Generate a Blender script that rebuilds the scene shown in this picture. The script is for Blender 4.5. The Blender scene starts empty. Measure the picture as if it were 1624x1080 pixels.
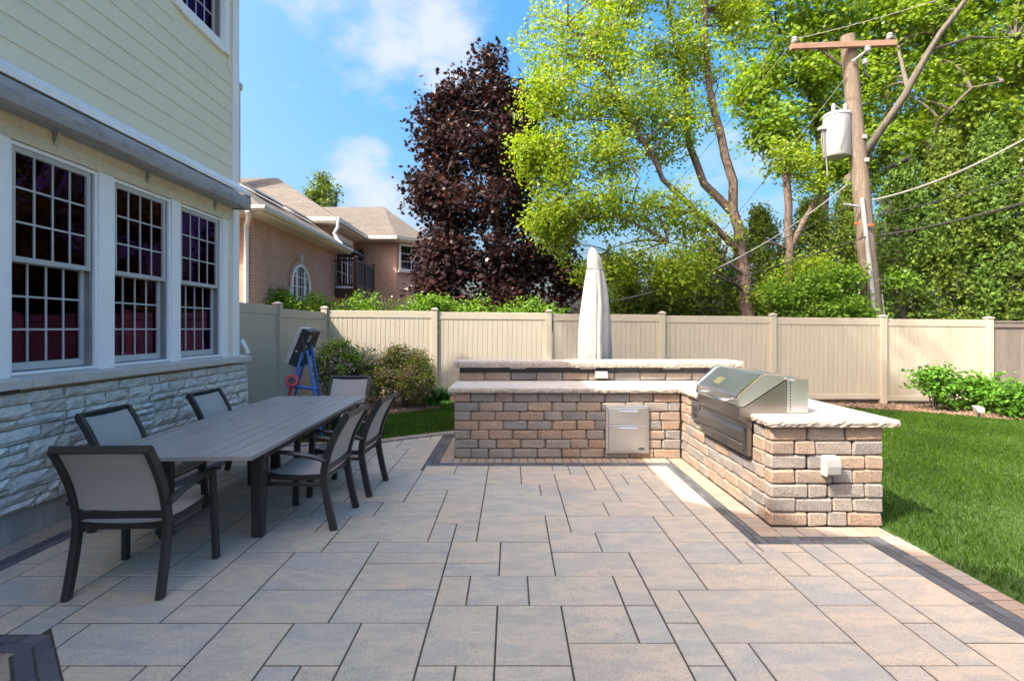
import bpy, bmesh, math, random
import numpy as np
from mathutils import Vector, Matrix
random.seed(7)
rng = np.random.default_rng(7)
R = math.radians
SC = bpy.context.scene
COL = SC.collection

# ------------------------------------------------------------------ camera
F, CX, HY, CAMH = 845.0, 811.0, 521.0, 1.58        # focal length (px of a 1624 px wide picture), vanishing point, eye height
cam_d = bpy.data.cameras.new('camera'); cam = bpy.data.objects.new('camera', cam_d); COL.objects.link(cam)
cam.location = (0, 0, CAMH); cam.rotation_euler = (R(90), 0, 0)
cam_d.sensor_width = 36.0; cam_d.lens = F / 1624 * 36
cam_d.shift_x = (812 - CX) / 1624; cam_d.shift_y = -(540 - HY) / 1624
cam_d.clip_start = 0.05; cam_d.clip_end = 2000
SC.camera = cam
def at(px, py, d):
    return Vector(((px - CX) * d / F, d, CAMH - (py - HY) * d / F))

# ------------------------------------------------------------------ light
SUN = Vector((-1.5, -1.0, 2.1)).normalized()
elev = math.asin(SUN.z); azim = math.atan2(SUN.x, SUN.y)
w = bpy.data.worlds.new('World'); SC.world = w; w.use_nodes = True
nt = w.node_tree; nt.nodes.clear()
out = nt.nodes.new('ShaderNodeOutputWorld'); bg = nt.nodes.new('ShaderNodeBackground')
sky = nt.nodes.new('ShaderNodeTexSky'); sky.sky_type = 'NISHITA'; sky.sun_disc = False
sky.sun_elevation = elev; sky.sun_rotation = azim
sky.air_density = 1.0; sky.dust_density = 9.0; sky.ozone_density = 6.0; sky.altitude = 0
hs = nt.nodes.new('ShaderNodeHueSaturation'); hs.inputs['Saturation'].default_value = 1.44; hs.inputs['Value'].default_value = 1.0
nt.links.new(sky.outputs[0], hs.inputs['Color'])
tint = nt.nodes.new('ShaderNodeMixRGB'); tint.blend_type = 'MULTIPLY'; tint.inputs[0].default_value = 1; tint.inputs[2].default_value = (1.15, .98, .79, 1)   # the camera's warm white balance
nt.links.new(hs.outputs[0], tint.inputs[1])
tc = nt.nodes.new('ShaderNodeTexCoord')
def wmath(op, a, b=None, c=None):
    n = nt.nodes.new('ShaderNodeMath'); n.operation = op
    for i, v in enumerate((a, b, c)):
        if v is None: continue
        if isinstance(v, (int, float)): n.inputs[i].default_value = v
        else: nt.links.new(v, n.inputs[i])
    return n.outputs[0]
noi = nt.nodes.new('ShaderNodeTexNoise'); noi.inputs['Scale'].default_value = 5.5; noi.inputs['Detail'].default_value = 9
noi.inputs['Roughness'].default_value = 0.56
mpw = nt.nodes.new('ShaderNodeMapping'); mpw.inputs['Scale'].default_value = (1, 1, 1.9); mpw.inputs['Location'].default_value = (3.1, 1.7, 0.4)
nt.links.new(tc.outputs['Generated'], mpw.inputs[0]); nt.links.new(mpw.outputs[0], noi.inputs['Vector'])
bias = None
for px, py, rad, amp in ((590, 15, .19, .40), (690, 25, .13, .34), (575, 262, .12, .36), (690, 130, .10, .30), (595, 320, .11, .38), (490, 10, .10, .26), (660, 340, .12, .26), (1180, 310, .2, .26), (1000, 330, .2, .2)):
    v = (at(px, py, 1) - Vector((0, 0, CAMH))).normalized()
    d = nt.nodes.new('ShaderNodeVectorMath'); d.operation = 'DISTANCE'
    nt.links.new(tc.outputs['Generated'], d.inputs[0]); d.inputs[1].default_value = v
    q = wmath('MULTIPLY', wmath('SUBTRACT', 1.0, wmath('MINIMUM', wmath('DIVIDE', d.outputs['Value'], rad), 1.0)), amp)
    bias = q if bias is None else wmath('MAXIMUM', bias, q)
msum = wmath('ADD', noi.outputs['Fac'], bias)
mr = nt.nodes.new('ShaderNodeMapRange'); mr.interpolation_type = 'SMOOTHSTEP'
nt.links.new(msum, mr.inputs[0]); mr.inputs[1].default_value = 0.60; mr.inputs[2].default_value = 0.90
mr.inputs[3].default_value = 0; mr.inputs[4].default_value = 0.86
mx = nt.nodes.new('ShaderNodeMixRGB'); nt.links.new(mr.outputs[0], mx.inputs[0]); nt.links.new(tint.outputs[0], mx.inputs[1])
mx.inputs[2].default_value = (1.45, 1.52, 1.68, 1)
nt.links.new(mx.outputs[0], bg.inputs[0]); bg.inputs[1].default_value = 0.15
nt.links.new(bg.outputs[0], out.inputs[0])
sun_d = bpy.data.lights.new('sun', 'SUN'); sun = bpy.data.objects.new('sun', sun_d); COL.objects.link(sun)
sun_d.energy = 2.5; sun_d.angle = R(0.6); sun_d.color = (1.0, 0.93, 0.82)
sun.rotation_euler = SUN.to_track_quat('Z', 'Y').to_euler(); sun.location = (-8, -6, 14)
SC.view_settings.view_transform = 'Standard'; SC.view_settings.look = 'None'
SC.view_settings.exposure = 2.05; SC.view_settings.gamma = 1.0
SC.render.engine = 'CYCLES'

# ------------------------------------------------------------------ materials
MATS = {}
def newmat(name):
    m = bpy.data.materials.new(name); m.use_nodes = True
    t = m.node_tree; b = t.nodes['Principled BSDF']; MATS[name] = m
    return m, t, b
def nd(t, kind, **kw):
    n = t.nodes.new(kind)
    for k, v in kw.items(): n.inputs[k].default_value = v
    return n
def ramp(t, fac, cols, const=False):
    n = t.nodes.new('ShaderNodeValToRGB'); cr = n.color_ramp
    cr.interpolation = 'CONSTANT' if const else 'LINEAR'
    while len(cr.elements) < len(cols): cr.elements.new(0.5)
    for i, c in enumerate(cols):
        cr.elements[i].position = i / len(cols) if const else i / max(1, len(cols) - 1)
        cr.elements[i].color = (*c, 1)
    t.links.new(fac, n.inputs[0]); return n.outputs[0]
def mixc(t, fac, a, b, mode='MIX'):
    n = t.nodes.new('ShaderNodeMixRGB'); n.blend_type = mode
    for i, v in enumerate((fac, a, b)):
        if isinstance(v, (int, float)): n.inputs[i].default_value = v
        elif isinstance(v, tuple): n.inputs[i].default_value = (*v, 1)
        else: t.links.new(v, n.inputs[i])
    return n.outputs[0]
def mapr(t, v, a, b, c, d):
    n = t.nodes.new('ShaderNodeMapRange'); t.links.new(v, n.inputs[0])
    for i, x in enumerate((a, b, c, d)): n.inputs[i + 1].default_value = x
    return n.outputs[0]
def tex(t, scale, detail=6, rough=.6, stretch=None, rndoff=True):
    g = t.nodes.new('ShaderNodeNewGeometry')
    n = nd(t, 'ShaderNodeTexNoise', Scale=scale, Detail=detail, Roughness=rough)
    v = g.outputs['Position']
    if rndoff:                                            # every piece its own patch of the texture
        oi = t.nodes.new('ShaderNodeObjectInfo')
        a = t.nodes.new('ShaderNodeVectorMath'); a.operation = 'MULTIPLY_ADD'
        cb = t.nodes.new('ShaderNodeCombineXYZ')
        for i in range(3): t.links.new(oi.outputs['Random'], cb.inputs[i])
        t.links.new(cb.outputs[0], a.inputs[0]); a.inputs[1].default_value = (37, 53, 71); t.links.new(v, a.inputs[2]); v = a.outputs[0]
    if stretch:
        mp = t.nodes.new('ShaderNodeMapping'); mp.inputs['Scale'].default_value = stretch
        t.links.new(v, mp.inputs[0]); v = mp.outputs[0]
    t.links.new(v, n.inputs['Vector'])
    return n.outputs['Fac']
def bump(t, b, h, strength, dist=.01):
    n = t.nodes.new('ShaderNodeBump'); n.inputs['Strength'].default_value = strength; n.inputs['Distance'].default_value = dist
    t.links.new(h, n.inputs['Height']); t.links.new(n.outputs[0], b.inputs['Normal'])
def M(name, cols, scale=6, rough=.7, metal=0, bs=0, bscale=60, rnd=None, spec=.4, stretch=None, fine=None, aniso=0, amt=.5, rv=.15):
    """cols: noise-blended colours (or one); rnd: palette picked per piece and blended over by amt"""
    m, t, b = newmat(name)
    b.inputs['Roughness'].default_value = rough; b.inputs['Metallic'].default_value = metal
    b.inputs['Specular IOR Level'].default_value = spec
    f = tex(t, scale, stretch=stretch)
    f2 = mapr(t, f, .3, .7, 0, 1)
    c = ramp(t, f2, cols if len(cols) > 1 else [tuple(x * .92 for x in cols[0]), tuple(min(1, x * 1.08) for x in cols[0])])
    if rnd:
        oi = t.nodes.new('ShaderNodeObjectInfo')
        c = mixc(t, amt, c, ramp(t, oi.outputs['Random'], rnd, True))
    if fine:                                              # fine speckle: (scale, low, high)
        g = tex(t, fine[0], detail=3)
        gg = mapr(t, g, .3, .7, fine[1], fine[2])
        cb = t.nodes.new('ShaderNodeCombineXYZ')
        for i in range(3): t.links.new(gg, cb.inputs[i])
        c = mixc(t, 1.0, c, cb.outputs[0], 'MULTIPLY')
    t.links.new(c, b.inputs['Base Color'])
    rr = mapr(t, f, .3, .7, max(.05, rough - rv), min(1, rough + rv)); t.links.new(rr, b.inputs['Roughness'])
    if bs: bump(t, b, tex(t, bscale, detail=8, rough=.65), bs)
    return m
def leafmat(name, cols, trans=.4, gloss=.10, rough=.5, patch=.35, psc=1.1):
    m, t, b = newmat(name); t.nodes.remove(b)
    g = t.nodes.new('ShaderNodeNewGeometry')
    c = ramp(t, g.outputs['Random Per Island'], cols)
    n = tex(t, psc, detail=4, rndoff=False)
    c = mixc(t, mapr(t, n, .35, .65, 0, patch), c, cols[0])
    d = t.nodes.new('ShaderNodeBsdfDiffuse'); tr = t.nodes.new('ShaderNodeBsdfTranslucent'); gl = t.nodes.new('ShaderNodeBsdfGlossy')
    gl.inputs['Roughness'].default_value = rough; gl.inputs['Color'].default_value = (1, 1, 1, 1)
    t.links.new(c, d.inputs[0])
    hv = nd(t, 'ShaderNodeHueSaturation', Saturation=1.15, Value=1.25); t.links.new(c, hv.inputs['Color']); t.links.new(hv.outputs[0], tr.inputs[0])
    m1 = t.nodes.new('ShaderNodeMixShader'); m1.inputs[0].default_value = trans
    t.links.new(d.outputs[0], m1.inputs[1]); t.links.new(tr.outputs[0], m1.inputs[2])
    fr = nd(t, 'ShaderNodeFresnel', IOR=1.4)
    ff = t.nodes.new('ShaderNodeMath'); ff.operation = 'MULTIPLY'; ff.inputs[1].default_value = gloss; t.links.new(fr.outputs[0], ff.inputs[0])
    m2 = t.nodes.new('ShaderNodeMixShader'); t.links.new(ff.outputs[0], m2.inputs[0])
    t.links.new(m1.outputs[0], m2.inputs[1]); t.links.new(gl.outputs[0], m2.inputs[2])
    t.links.new(m2.outputs[0], t.nodes['Material Output'].inputs[0])
    return m
def brickmat(name, c1, c2, mortar, bw, bh, ms, rough=.85, off=.5, bs=.4, sq=1.0):
    m, t, b = newmat(name)
    uv = t.nodes.new('ShaderNodeUVMap')
    br = t.nodes.new('ShaderNodeTexBrick'); br.offset = off
    br.inputs['Scale'].default_value = 1; br.inputs['Brick Width'].default_value = bw; br.inputs['Row Height'].default_value = bh
    br.inputs['Mortar Size'].default_value = ms; br.inputs['Mortar Smooth'].default_value = .2
    br.inputs['Color1'].default_value = (*c1, 1); br.inputs['Color2'].default_value = (*c2, 1); br.inputs['Mortar'].default_value = (*mortar, 1)
    t.links.new(uv.outputs[0], br.inputs['Vector'])
    n = tex(t, .9, rndoff=False); n2 = tex(t, 14, rndoff=False)
    c = mixc(t, mapr(t, n, .35, .65, 0, .3), br.outputs['Color'], tuple(x * .7 for x in c2))
    c = mixc(t, mapr(t, n2, .4, .7, 0, .35), c, tuple(min(1, x * 1.35) for x in c1))
    t.links.new(c, b.inputs['Base Color']); b.inputs['Roughness'].default_value = rough
    iv = t.nodes.new('ShaderNodeMath'); iv.operation = 'SUBTRACT'; iv.inputs[0].default_value = 1; t.links.new(br.outputs['Fac'], iv.inputs[1])
    bump(t, b, iv.outputs[0], bs, .02)
    return m

PAV = M('paver', [(.31, .305, .265), (.52, .435, .325), (.34, .335, .30), (.47, .42, .335)], scale=2.6, rough=.85, bs=.25, bscale=170, rnd=[(.46, .395, .30), (.385, .375, .32), (.48, .39, .285), (.375, .365, .32), (.42, .375, .295)], amt=.38, fine=(190, .68, 1.27), stretch=(1, 2.4, 1))
def stain(m):                                             # weathering: irregular darker patches and pale bloom across the stones
    t = m.node_tree; b = t.nodes['Principled BSDF']; src = b.inputs['Base Color'].links[0].from_socket
    c = mixc(t, mapr(t, tex(t, .55, detail=7, rough=.7, rndoff=False), .50, .72, 0, .30), src, (.20, .19, .165))
    c = mixc(t, mapr(t, tex(t, 7.0, detail=5, rough=.7, rndoff=False), .60, .72, 0, .28), c, (.20, .175, .14))
    t.links.new(c, b.inputs['Base Color'])
stain(PAV)
M('border_dark', [(.06, .062, .068), (.105, .108, .115)], scale=9, rough=.75, bs=.3, bscale=120, rnd=[(.065, .068, .075), (.13, .132, .138), (.085, .086, .092), (.10, .10, .11)], amt=.6, fine=(200, .75, 1.2))
M('edge_light', [(.31, .25, .19), (.265, .23, .19)], scale=6, rough=.85, bs=.25, bscale=150, rnd=[(.35, .26, .19), (.28, .24, .20), (.32, .22, .16), (.30, .265, .22)], amt=.6, fine=(220, .78, 1.18))
M('joint_sand', [(.035, .032, .026), (.065, .058, .045)], scale=30, rough=.95)
M('block', [(.25, .215, .185), (.31, .24, .18), (.215, .20, .185)], scale=5.5, rough=.9, bs=.5, bscale=70, rnd=[(.33, .215, .145), (.20, .195, .19), (.29, .225, .175), (.155, .155, .165), (.35, .245, .17), (.25, .225, .20), (.27, .19, .14), (.22, .205, .19)], amt=.62, fine=(85, .55, 1.35))
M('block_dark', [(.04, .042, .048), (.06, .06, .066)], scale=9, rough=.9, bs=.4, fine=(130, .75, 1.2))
M('limestone_cap', [(.47, .425, .365), (.52, .47, .40), (.44, .405, .36)], scale=2.5, rough=.8, bs=.22, bscale=90, fine=(160, .9, 1.06))
M('cap_edge', [(.36, .30, .245), (.46, .395, .33), (.29, .245, .205)], scale=14, rough=.9, bs=1.0, bscale=38, fine=(70, .65, 1.2))
M('mortar_core', [(.10, .09, .08)], rough=.95)
M('fence_vinyl', [(.385, .35, .275), (.42, .38, .30)], scale=1.3, rough=.55, spec=.35, fine=(40, .97, 1.03))
M('weathered_wood', [(.12, .105, .09), (.20, .175, .15), (.085, .075, .065)], scale=7, rough=.9, bs=.4, bscale=50, stretch=(6, 6, .5), rnd=[(.17, .15, .13), (.12, .105, .095), (.2, .175, .15)], amt=.4)
M('siding', [(.62, .61, .475), (.66, .65, .51)], scale=1.5, rough=.6, bs=.12, bscale=90, fine=(60, .96, 1.04))
M('band_board', [(.60, .58, .45), (.50, .48, .37)], scale=5, rough=.65, fine=(30, .9, 1.05))
M('trim_white', [(.70, .74, .76), (.76, .79, .80)], scale=2.5, rough=.5, fine=(50, .97, 1.03))
M('sash_grey', [(.36, .385, .385), (.41, .435, .435)], scale=3, rough=.45)
M('track_grey', [(.16, .17, .18), (.22, .23, .235)], scale=6, rough=.5)
M('limestone_sill', [(.46, .43, .385), (.52, .49, .44), (.42, .395, .36)], scale=4, rough=.8, bs=.15, fine=(90, .9, 1.06))
M('veneer', [(.52, .50, .45), (.66, .635, .58), (.36, .345, .31)], scale=7, rough=.9, bs=.9, bscale=28, rnd=[(.64, .60, .52), (.56, .54, .50), (.66, .64, .60), (.54, .48, .37), (.68, .65, .61)], amt=.5, fine=(60, .72, 1.2))
M('mortar', [(.36, .325, .235), (.29, .265, .2)], scale=14, rough=.95, bs=.4)
M('concrete', [(.42, .41, .37), (.33, .32, .29), (.48, .465, .42)], scale=5, rough=.9, bs=.35, bscale=40, stretch=(1, 1, .35), fine=(80, .85, 1.1))
M('awning_fabric', [(.235, .245, .26), (.30, .31, .325), (.20, .205, .215)], scale=5, rough=.85, bs=.25, bscale=30, stretch=(1, 1, 2.5), fine=(70, .9, 1.06))
M('awning_metal', [(.72, .73, .72), (.64, .64, .62)], scale=4, rough=.4)
M('alu_dark', [(.020, .020, .021), (.027, .027, .028)], scale=10, rough=.36, spec=.5, fine=(300, .9, 1.1), rv=.08)
M('table_top', [(.25, .245, .235), (.285, .28, .268)], scale=2.2, rough=.36, spec=.5, fine=(200, .93, 1.06), rv=.1)
def weave(name, c):
    m, t, b = newmat(name); b.inputs['Roughness'].default_value = .8
    f = tex(t, 5); g = tex(t, 420, detail=1)
    cc = mixc(t, mapr(t, f, .3, .7, 0, .25), c, tuple(x * .8 for x in c))
    cc = mixc(t, mapr(t, g, .35, .65, 0, .5), cc, tuple(x * .65 for x in c))
    t.links.new(cc, b.inputs['Base Color']); bump(t, b, g, .3, .002)
    return m
weave('sling', (.38, .362, .335))
M('steel', [(.56, .56, .55), (.60, .60, .59)], scale=2.0, rough=.36, metal=1, rv=.05)
M('steel_dark', [(.25, .24, .225), (.31, .298, .28)], scale=2.0, rough=.32, metal=1, rv=.05)
M('chrome', [(.8, .8, .8)], rough=.15, metal=1, rv=.05)
M('plate_dark', [(.06, .06, .065)], rough=.4)
M('badge_olive', [(.24, .24, .11)], rough=.4, metal=.6)
M('plastic_grey', [(.27, .27, .27), (.31, .31, .30)], scale=4, rough=.45)
M('plastic_pale', [(.42, .41, .39)], rough=.5)
M('umbrella_cover', [(.29, .28, .265), (.34, .33, .31), (.25, .24, .23)], scale=3.5, rough=.85, bs=.35, bscale=9, stretch=(2, 2, .7), fine=(120, .96, 1.04))
M('cord_grey', [(.35, .33, .30)], rough=.8)
M('blue_paint', [(.025, .12, .50), (.03, .15, .58)], scale=6, rough=.35)
M('red_plastic', [(.42, .025, .04)], rough=.4)
M('black_plastic', [(.018, .018, .02), (.03, .03, .032)], scale=8, rough=.5)
M('foam_grey', [(.45, .45, .44), (.55, .55, .53)], scale=30, rough=.9, bs=.6, bscale=120)
M('soil', [(.10, .075, .05), (.15, .115, .08)], scale=8, rough=.95, bs=.5, bscale=30)
M('mulch', [(.12, .075, .05), (.20, .135, .09), (.085, .055, .04)], scale=14, rough=.95, bs=.9, bscale=35, fine=(60, .65, 1.25))
M('mulch_chip', [(.17, .11, .075), (.25, .175, .12)], scale=25, rough=.95)
M('turf', [(.03, .065, .008), (.045, .09, .012)], scale=5, rough=.95, bs=.4, bscale=60)
M('pole_wood', [(.20, .158, .118), (.145, .113, .084), (.25, .205, .16)], scale=4, rough=.9, bs=.5, bscale=30, stretch=(5, 5, .4), fine=(25, .8, 1.12))
M('arm_wood', [(.22, .13, .09), (.30, .19, .135)], scale=6, rough=.9, bs=.4, stretch=(.5, 5, 5))
M('galvanised', [(.30, .31, .32), (.36, .37, .38)], scale=5, rough=.5, metal=.3)
M('transformer_grey', [(.33, .35, .365), (.37, .39, .40)], scale=3, rough=.45, fine=(20, .95, 1.03))
M('cable_black', [(.02, .02, .022)], rough=.6)
M('cable_grey', [(.20, .20, .19)], rough=.6)
M('cable_sheath_orange', [(.6, .12, .03)], rough=.5)
M('bark_birch', [(.075, .053, .040), (.16, .115, .088), (.045, .034, .028)], scale=7, rough=.95, bs=1.0, bscale=22, stretch=(1.5, 1.5, .6), fine=(25, .6, 1.3))
M('bark', [(.06, .052, .044), (.11, .096, .08), (.04, .035, .03)], scale=7, rough=.95, bs=.9, bscale=25, stretch=(2, 2, .4))
leafmat('leaf_birch', [(.16, .27, .025), (.24, .36, .032), (.36, .43, .05), (.28, .38, .04)], trans=.48)
leafmat('leaf_maple', [(.115, .21, .02), (.165, .28, .026), (.25, .35, .036), (.19, .30, .03)], trans=.5)
leafmat('leaf_purple', [(.018, .012, .013), (.030, .016, .016), (.022, .014, .015), (.036, .017, .015), (.08, .026, .016)], trans=.22, gloss=.10, rough=.55)
leafmat('leaf_cedar', [(.05, .10, .016), (.10, .165, .022), (.19, .25, .035), (.08, .135, .02)], trans=.3)
leafmat('leaf_hemlock', [(.04, .09, .018), (.08, .155, .025), (.16, .25, .04), (.065, .125, .022)], trans=.3)
leafmat('leaf_hedge', [(.09, .19, .02), (.14, .27, .03), (.21, .33, .05)], trans=.4)
leafmat('leaf_shrub', [(.06, .16, .018), (.10, .24, .028), (.15, .31, .04)], trans=.35)
leafmat('leaf_lilac', [(.08, .16, .02), (.13, .23, .03), (.20, .29, .045)], trans=.3)
leafmat('leaf_rosy', [(.14, .21, .025), (.24, .29, .045), (.34, .31, .08), (.20, .28, .035)], trans=.3)
leafmat('petal_lilac', [(.42, .27, .38), (.56, .40, .50), (.64, .50, .56)], trans=.3)
leafmat('petal_rosy', [(.45, .20, .17), (.55, .34, .28), (.6, .42, .36)], trans=.3)
leafmat('leaf_strap', [(.05, .15, .02), (.08, .22, .03)], trans=.3)
leafmat('leaf_lime', [(.22, .42, .04), (.30, .50, .06)], trans=.35)
leafmat('grass_blade', [(.032, .080, .006), (.052, .115, .009), (.085, .155, .014), (.044, .10, .008)], trans=.35, gloss=.12, patch=.8, psc=1.6)
M('trim_beige', [(.60, .56, .46), (.66, .62, .52)], scale=2, rough=.55)
M('gutter', [(.52, .50, .42), (.58, .55, .47)], scale=2, rough=.45)
M('dark_stain', [(.045, .022, .016), (.065, .03, .022)], scale=8, rough=.5)
M('screen_dark', [(.03, .025, .025)], rough=.8)
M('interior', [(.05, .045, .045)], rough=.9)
M('curtain', [(.42, .44, .43), (.5, .52, .5)], scale=3, rough=.9)
M('chair_pink', [(.35, .12, .25)], rough=.6)
brickmat('house_brick', (.46, .27, .195), (.36, .195, .14), (.48, .41, .35), .205, .068, .009)
brickmat('shingle', (.125, .112, .096), (.09, .081, .07), (.032, .028, .025), .33, .145, .012, rough=.95, bs=.8)
brickmat('lap_white', (.62, .63, .63), (.60, .61, .61), (.25, .25, .25), 6, .12, .012, rough=.6)
def glassmat(name, tint, dark, base=.10, rough=.02):
    m, t, b = newmat(name); t.nodes.remove(b)
    tr = t.nodes.new('ShaderNodeBsdfTransparent'); tr.inputs[0].default_value = (*dark, 1)
    gl = t.nodes.new('ShaderNodeBsdfGlossy'); gl.inputs['Roughness'].default_value = rough; gl.inputs['Color'].default_value = (*tint, 1)
    fr = nd(t, 'ShaderNodeFresnel', IOR=1.55)
    a = t.nodes.new('ShaderNodeMath'); a.operation = 'ADD'; a.use_clamp = True; a.inputs[1].default_value = base; t.links.new(fr.outputs[0], a.inputs[0])
    mxs = t.nodes.new('ShaderNodeMixShader'); t.links.new(a.outputs[0], mxs.inputs[0])
    t.links.new(tr.outputs[0], mxs.inputs[1]); t.links.new(gl.outputs[0], mxs.inputs[2])
    bp = t.nodes.new('ShaderNodeBump'); bp.inputs['Strength'].default_value = .03; t.links.new(tex(t, 2.5, detail=2), bp.inputs['Height']); t.links.new(bp.outputs[0], gl.inputs['Normal'])
    t.links.new(mxs.outputs[0], t.nodes['Material Output'].inputs[0])
    return m
glassmat('glass_coated', (.19, .06, .20), (.62, .60, .63), base=.08)
glassmat('glass_plain', (.30, .28, .36), (.4, .4, .42), base=.10)

# ------------------------------------------------------------------ mesh helpers
WM = {}                                                   # world matrices, as the script sets them
def place(o, parent, basis=None):
    basis = basis or Matrix.Identity(4)
    COL.objects.link(o)
    if parent is not None:
        o.parent = parent; o.matrix_parent_inverse = WM[parent].inverted()
    o.matrix_basis = basis; WM[o] = basis
    return o
def tag(o, label=None, cat=None, group=None, kind=None):
    if label: o['label'] = label
    if cat: o['category'] = cat
    if group: o['group'] = group
    if kind: o['kind'] = kind
    return o
def empty(name, loc, label, cat, group=None, rz=0):
    o = bpy.data.objects.new(name, None); o.empty_display_size = .1
    place(o, None, Matrix.Translation(loc) @ Matrix.Rotation(rz, 4, 'Z'))
    return tag(o, label, cat, group)
def autouv(me):
    uv = me.uv_layers.new(name='UVMap')
    n = len(me.loops); co = np.empty(len(me.vertices) * 3); me.vertices.foreach_get('co', co); co = co.reshape(-1, 3)
    res = np.zeros((n, 2))
    for p in me.polygons:
        nn = p.normal
        u = Vector((0, 0, 1)).cross(nn)
        u = Vector((1, 0, 0)) if u.length < .05 else u.normalized()
        v = nn.cross(u)
        for li in p.loop_indices:
            c = Vector(co[me.loops[li].vertex_index]); res[li] = (c.dot(u), c.dot(v))
    uv.data.foreach_set('uv', res.ravel())
class MB:
    def __init__(s): s.v = []; s.f = []; s.mi = []; s.cur = 0
    def add(s, vs, fs):
        o = len(s.v); s.v += [tuple(v) for v in vs]; s.f += [tuple(i + o for i in f) for f in fs]; s.mi += [s.cur] * len(fs); return s
    def box(s, x0, x1, y0, y1, z0, z1):
        return s.add([(x0, y0, z0), (x1, y0, z0), (x1, y1, z0), (x0, y1, z0), (x0, y0, z1), (x1, y0, z1), (x1, y1, z1), (x0, y1, z1)],
                     [(3, 2, 1, 0), (4, 5, 6, 7), (0, 1, 5, 4), (1, 2, 6, 5), (2, 3, 7, 6), (3, 0, 4, 7)])
    def cbox(s, x0, x1, y0, y1, z0, z1, c=.005, jit=0, rnd=None):
        """chamfered box, optionally with uneven corners"""
        vs = []; idx = {}
        r_ = rnd or random
        for ix, x, sx in ((0, x0, 1), (1, x1, -1)):
            for iy, y, sy in ((0, y0, 1), (1, y1, -1)):
                for iz, z, sz in ((0, z0, 1), (1, z1, -1)):
                    j = [(r_.random() - .5) * jit for _ in range(3)]; cc = c * (1 + (r_.random() - .5) * (1.0 if jit else 0))
                    for a in range(3):
                        p = [x + j[0], y + j[1], z + j[2]]
                        sg = (sx, sy, sz)
                        for b in range(3):
                            if b != a: p[b] += sg[b] * cc
                        idx[(ix, iy, iz, a)] = len(vs); vs.append(p)
        fs = []
        def face(*k): fs.append(tuple(idx[q] for q in k))
        for a, (b, c_) in ((0, (1, 2)), (1, (2, 0)), (2, (0, 1))):
            for e in (0, 1):
                ring = []
                for u, w_ in ((0, 0), (1, 0), (1, 1), (0, 1)):
                    k = [0, 0, 0]; k[a] = e; k[b] = u; k[c_] = w_; ring.append((*k, a))
                if e == 0: ring.reverse()
                face(*ring)
        for a, (b, c_) in ((0, (1, 2)), (1, (2, 0)), (2, (0, 1))):      # edges along axis a
            for u in (0, 1):
                for w_ in (0, 1):
                    k0 = [0, 0, 0]; k0[b] = u; k0[c_] = w_; k1 = list(k0); k1[a] = 1
                    q = [(*k0, b), (*k1, b), (*k1, c_), (*k0, c_)]
                    if (u + w_) % 2 == 0: q.reverse()
                    face(*q)
        for ix in (0, 1):
            for iy in (0, 1):
                for iz in (0, 1):
                    q = [(ix, iy, iz, 0), (ix, iy, iz, 1), (ix, iy, iz, 2)]
                    if (ix + iy + iz) % 2 == 0: q.reverse()
                    face(*q)
        return s.add(vs, fs)
    def prism(s, poly, axis, a, b):
        """poly: 2D points (other two axes in order x<y<z) extruded along axis from a to b"""
        n = len(poly)
        def P(p, t):
            return {'x': (t, p[0], p[1]), 'y': (p[0], t, p[1]), 'z': (p[0], p[1], t)}[axis]
        vs = [P(p, a) for p in poly] + [P(p, b) for p in poly]
        fs = [tuple(range(n))[::-1], tuple(range(n, 2 * n))] + [(i, (i + 1) % n, n + (i + 1) % n, n + i) for i in range(n)]
        return s.add(vs, fs)
    def hull(s, vs, fs): return s.add(vs, fs)
    def tube(s, pts, r, n=8, cap=True):
        pts = [Vector(p) for p in pts]; rs = r if isinstance(r, (list, tuple)) else [r] * len(pts)
        o = []; ref = None
        for i, p in enumerate(pts):
            t = (pts[min(i + 1, len(pts) - 1)] - pts[max(i - 1, 0)]).normalized()
            if ref is None:
                ref = t.orthogonal().normalized()
            ref = (ref - t * ref.dot(t))
            ref = ref.normalized() if ref.length > 1e-6 else t.orthogonal().normalized()
            b = t.cross(ref)
            o += [p + (ref * math.cos(2 * math.pi * k / n) + b * math.sin(2 * math.pi * k / n)) * rs[i] for k in range(n)]
        fs = []
        for i in range(len(pts) - 1):
            for k in range(n):
                fs.append((i * n + k, i * n + (k + 1) % n, (i + 1) * n + (k + 1) % n, (i + 1) * n + k))
        if cap:
            fs.append(tuple(range(n))[::-1]); m = (len(pts) - 1) * n; fs.append(tuple(range(m, m + n)))
        return s.add(o, fs)
    def sweep(s, pts, side, wd, th, c=.004):
        """rectangular bar (chamfered section): wd along `side`, th across it"""
        pts = [Vector(p) for p in pts]; side = Vector(side).normalized(); vs = []
        sec = [(-wd / 2 + c, -th / 2), (wd / 2 - c, -th / 2), (wd / 2, -th / 2 + c), (wd / 2, th / 2 - c), (wd / 2 - c, th / 2), (-wd / 2 + c, th / 2), (-wd / 2, th / 2 - c), (-wd / 2, -th / 2 + c)]
        for i, p in enumerate(pts):
            t = (pts[min(i + 1, len(pts) - 1)] - pts[max(i - 1, 0)]).normalized()
            nn = t.cross(side).normalized()
            vs += [p + side * a + nn * b for a, b in sec]
        n = 8; fs = []
        for i in range(len(pts) - 1):
            for k in range(n): fs.append((i * n + k, i * n + (k + 1) % n, (i + 1) * n + (k + 1) % n, (i + 1) * n + k))
        fs.append(tuple(range(n))[::-1]); m = (len(pts) - 1) * n; fs.append(tuple(range(m, m + n)))
        return s.add(vs, fs)
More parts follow.
